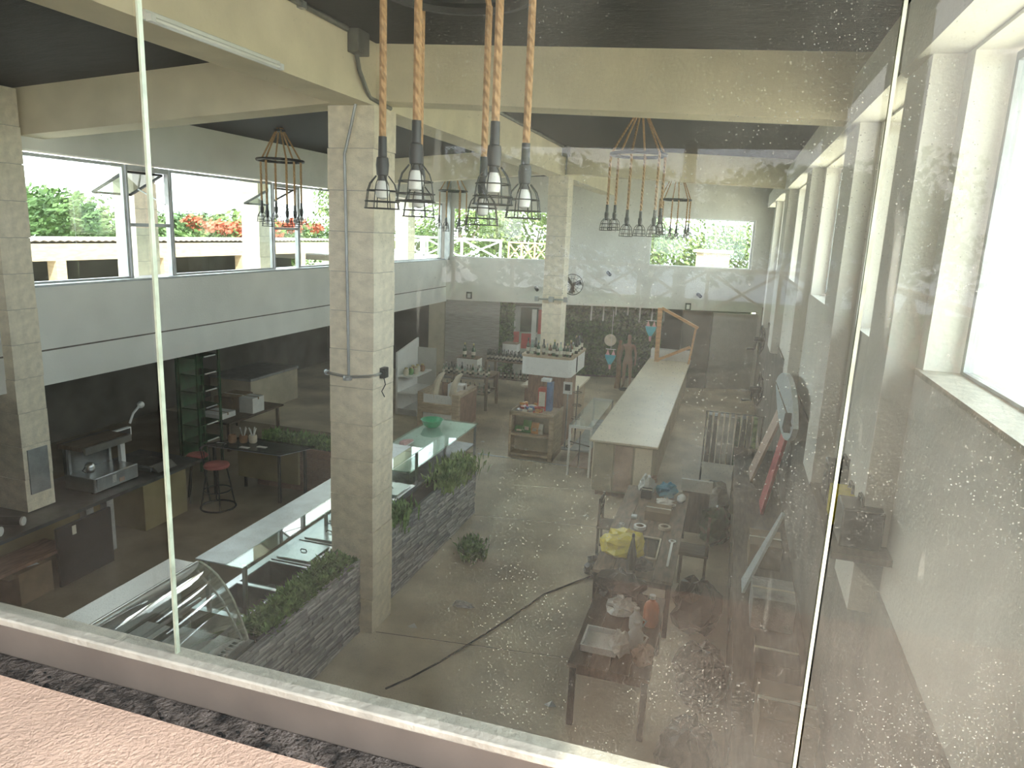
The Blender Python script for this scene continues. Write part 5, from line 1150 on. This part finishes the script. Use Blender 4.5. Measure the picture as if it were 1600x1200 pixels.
# ================================================================== RIGHT SIDE CLUTTER
t = thing('low_cabinet', (.70, 9, 0), 'long dark low cabinet along the foot of the right wall', 'cabinet')
MB().box(.40, 1.02, 4.6, 13.4, .06, 1.02).build('body', 'recess_wall', t); MB().box(.36, 1.03, 4.55, 13.45, 1.02, 1.06).build('top', 'wood_brown', t); MB().box(.46, 1.0, 4.65, 13.35, 0, .06).build('plinth', 'black_plastic', t)
for i in range(8):
    d_ = MB().box(.385, .40, 4.66+i*1.09, 5.70+i*1.09, .12, .96).build('door', 'wood_brown', t); MB().box(.37, .385, 5.55+i*1.09, 5.58+i*1.09, .5, .65).build('handle', 'steel_dull', d_)
t = thing('surfboard', (.95, 10.6, 1.9), 'pale blue surfboard standing on the right wall', 'surfboard')
sb = MB(); n = 20; outl = []
for k in range(n+1):
    s_ = k/n; outl.append((s_, .27*math.sin(math.pi*s_**.8)**.75))
A, B = Vector((.86, 8.4, 2.75)), Vector((.90, 12.4, 2.55)); U = (B-A); W = Vector((0, 0, 1)); N_ = Vector((-1, 0, 0))
top_ = [A+U*s_+W*w_*1.4 for s_, w_ in outl]+[A+U*s_-W*w_*1.4 for s_, w_ in outl[::-1][1:-1]]
nn = len(top_); sb.add([p+N_*.03 for p in top_]+[p-N_*.03 for p in top_], [tuple(range(nn)), tuple(range(2*nn-1, nn-1, -1))]+[(i, (i+1) % nn, (i+1) % nn+nn, i+nn) for i in range(nn)])
sb.build('deck', 'board_blue', t); MB().bar(A+U*.04+N_*.035, A+U*.96+N_*.035, .02, .008, (1, 0, 0)).build('stringer', 'wood_brown', t); MB().prism([(8.7, 2.62), (8.95, 2.62), (8.75, 2.85)], .76, .83, 'x').build('fin', 'black_plastic', t)
t = thing('leaning_board', (.98, 10.3, 1.06), 'tall narrow red board leaning on the right wall', 'board'); MB().add([(.72, 10.1, 1.06), (.76, 10.1, 1.06), (1.0, 10.1, 2.45), (.96, 10.1, 2.45), (.72, 10.65, 1.06), (.76, 10.65, 1.06), (1.0, 10.65, 2.45), (.96, 10.65, 2.45)], [(0,1,2,3),(7,6,5,4),(0,4,5,1),(1,5,6,2),(2,6,7,3),(3,7,4,0)]).build('face', 'red_board', t, smooth=False)
t = thing('leaning_board', (.98, 12.2, 1.06), 'tall tan board leaning on the right wall beside the red one', 'board'); MB().add([(.60, 11.5, 1.06), (.64, 11.5, 1.06), (.96, 11.5, 2.1), (.92, 11.5, 2.1), (.60, 12.2, 1.06), (.64, 12.2, 1.06), (.96, 12.2, 2.1), (.92, 12.2, 2.1)], [(0,1,2,3),(7,6,5,4),(0,4,5,1),(1,5,6,2),(2,6,7,3),(3,7,4,0)]).build('face', 'pinkish_board', t, smooth=False)
t = thing('clothes_rack', (.1, 14.6, 0), 'dark clothes rack with hanging garments beyond the low cabinet', 'clothes rack')
MB().tube([(-.2, 14.2, 0), (-.2, 14.2, 1.5), (.85, 14.2, 1.5), (.85, 14.2, 0)], .018, 6).build('frame', 'black_iron', t)
rr = random.Random(77)
for i in range(9):
    x = -.12+i*.105; w_ = .045
    tag(MB().add([(x-.03, 14.0, 1.47), (x+.03, 14.0, 1.47), (x+.03, 14.4, 1.47), (x-.03, 14.4, 1.47), (x-w_, 13.92, .55), (x+w_, 13.92, .55), (x+w_, 14.48, .5), (x-w_, 14.48, .5)], [(0,1,2,3),(7,6,5,4),(0,4,5,1),(1,5,6,2),(2,6,7,3),(3,7,4,0)]).build('garment', rr.choice(['bottle_green', 'slate', 'black_plastic', 'recess_wall', 'leaf_dark'])), ORD[i]+' dark garment from the left on the clothes rack', 'garment', 'garments on the clothes rack')
for i, (x, y, rx, ry, rz_, m_, l) in enumerate(((.0, 8.6, .30, .35, .35, 'plastic_bag', 'big black sack on the floor right of the long table'), (.1, 7.2, .28, .38, .30, 'plastic_bag', 'big black sack on the floor right of the nearer table'), (.15, 11.4, .25, .35, .32, 'bottle_green', 'dark green sack on the floor before the low cabinet'), (.1, 12.8, .26, .3, .3, 'slate', 'grey sack on the floor by the clothes rack'), (.05, 5.9, .28, .4, .28, 'plastic_bag', 'big black sack nearest the viewer on the right'))):
    crumple(x, y, 0, rx, ry, rz_, m_, 'sack', l, 'sack', 40+i, .18)
for i, (y, m_, w_, l) in enumerate(((5.0, 'cardboard', .42, 'brown carton on the near end of the low cabinet'), (5.8, 'wood_brown', .36, 'dark crate on the low cabinet behind the brown carton'), (6.9, 'slate', .4, 'grey carton on the low cabinet'), (8.3, 'cardboard', .36, 'brown carton on the low cabinet below the surfboard tip'))):
    carton('cabinet_carton', .52, .52+w_, y, y+.5, 1.06, 1.06+w_*.8, m_, l, 'label_paper')
t = thing('folded_easel', (.5, 6.2, 1.06), 'white panel leaning on the low cabinet', 'panel'); MB().add([(.45, 7.6, 1.06), (.48, 7.6, 1.06), (.80, 7.75, 1.95), (.77, 7.75, 1.95), (.45, 7.95, 1.06), (.48, 7.95, 1.06), (.8, 7.85, 1.95), (.77, 7.85, 1.95)], [(0,1,2,3),(7,6,5,4),(0,4,5,1),(1,5,6,2),(2,6,7,3),(3,7,4,0)]).build('sheet', 'board_blue', t, smooth=False)
# wall shelf with tools on the near right wall
t = thing('wall_shelf', (.9, 4.6, 3.0), 'dark wall shelf with boxes on the near right wall', 'shelf'); MB().box(.72, 1.05, 4.3, 5.6, 3.0, 3.04).build('board', 'wood_brown', t)
for y in (4.5, 5.4): MB().prism([(.80, 3.0), (1.05, 3.0), (1.05, 2.75)], y, y+.03, 'y').build('bracket', 'black_iron', t)
for i, (y, m_, h_, l) in enumerate(((4.4, 'black_plastic', .24, 'black tool box on the near right wall shelf'), (4.75, 'yellow_plastic', .20, 'yellow tool case on the near right wall shelf'), (5.1, 'black_plastic', .28, 'tall black case on the near right wall shelf'))):
    t = thing('tool_box', (.88, y, 3.04), l, 'tool box'); MB().box(.77, 1.0, y, y+.26, 3.04, 3.04+h_).build('body', m_, t, bevel=.01); MB().tube([(.88, y+.06, 3.04+h_), (.88, y+.08, 3.09+h_), (.88, y+.18, 3.09+h_), (.88, y+.2, 3.04+h_)], .01, 6).build('handle', 'black_plastic', t)
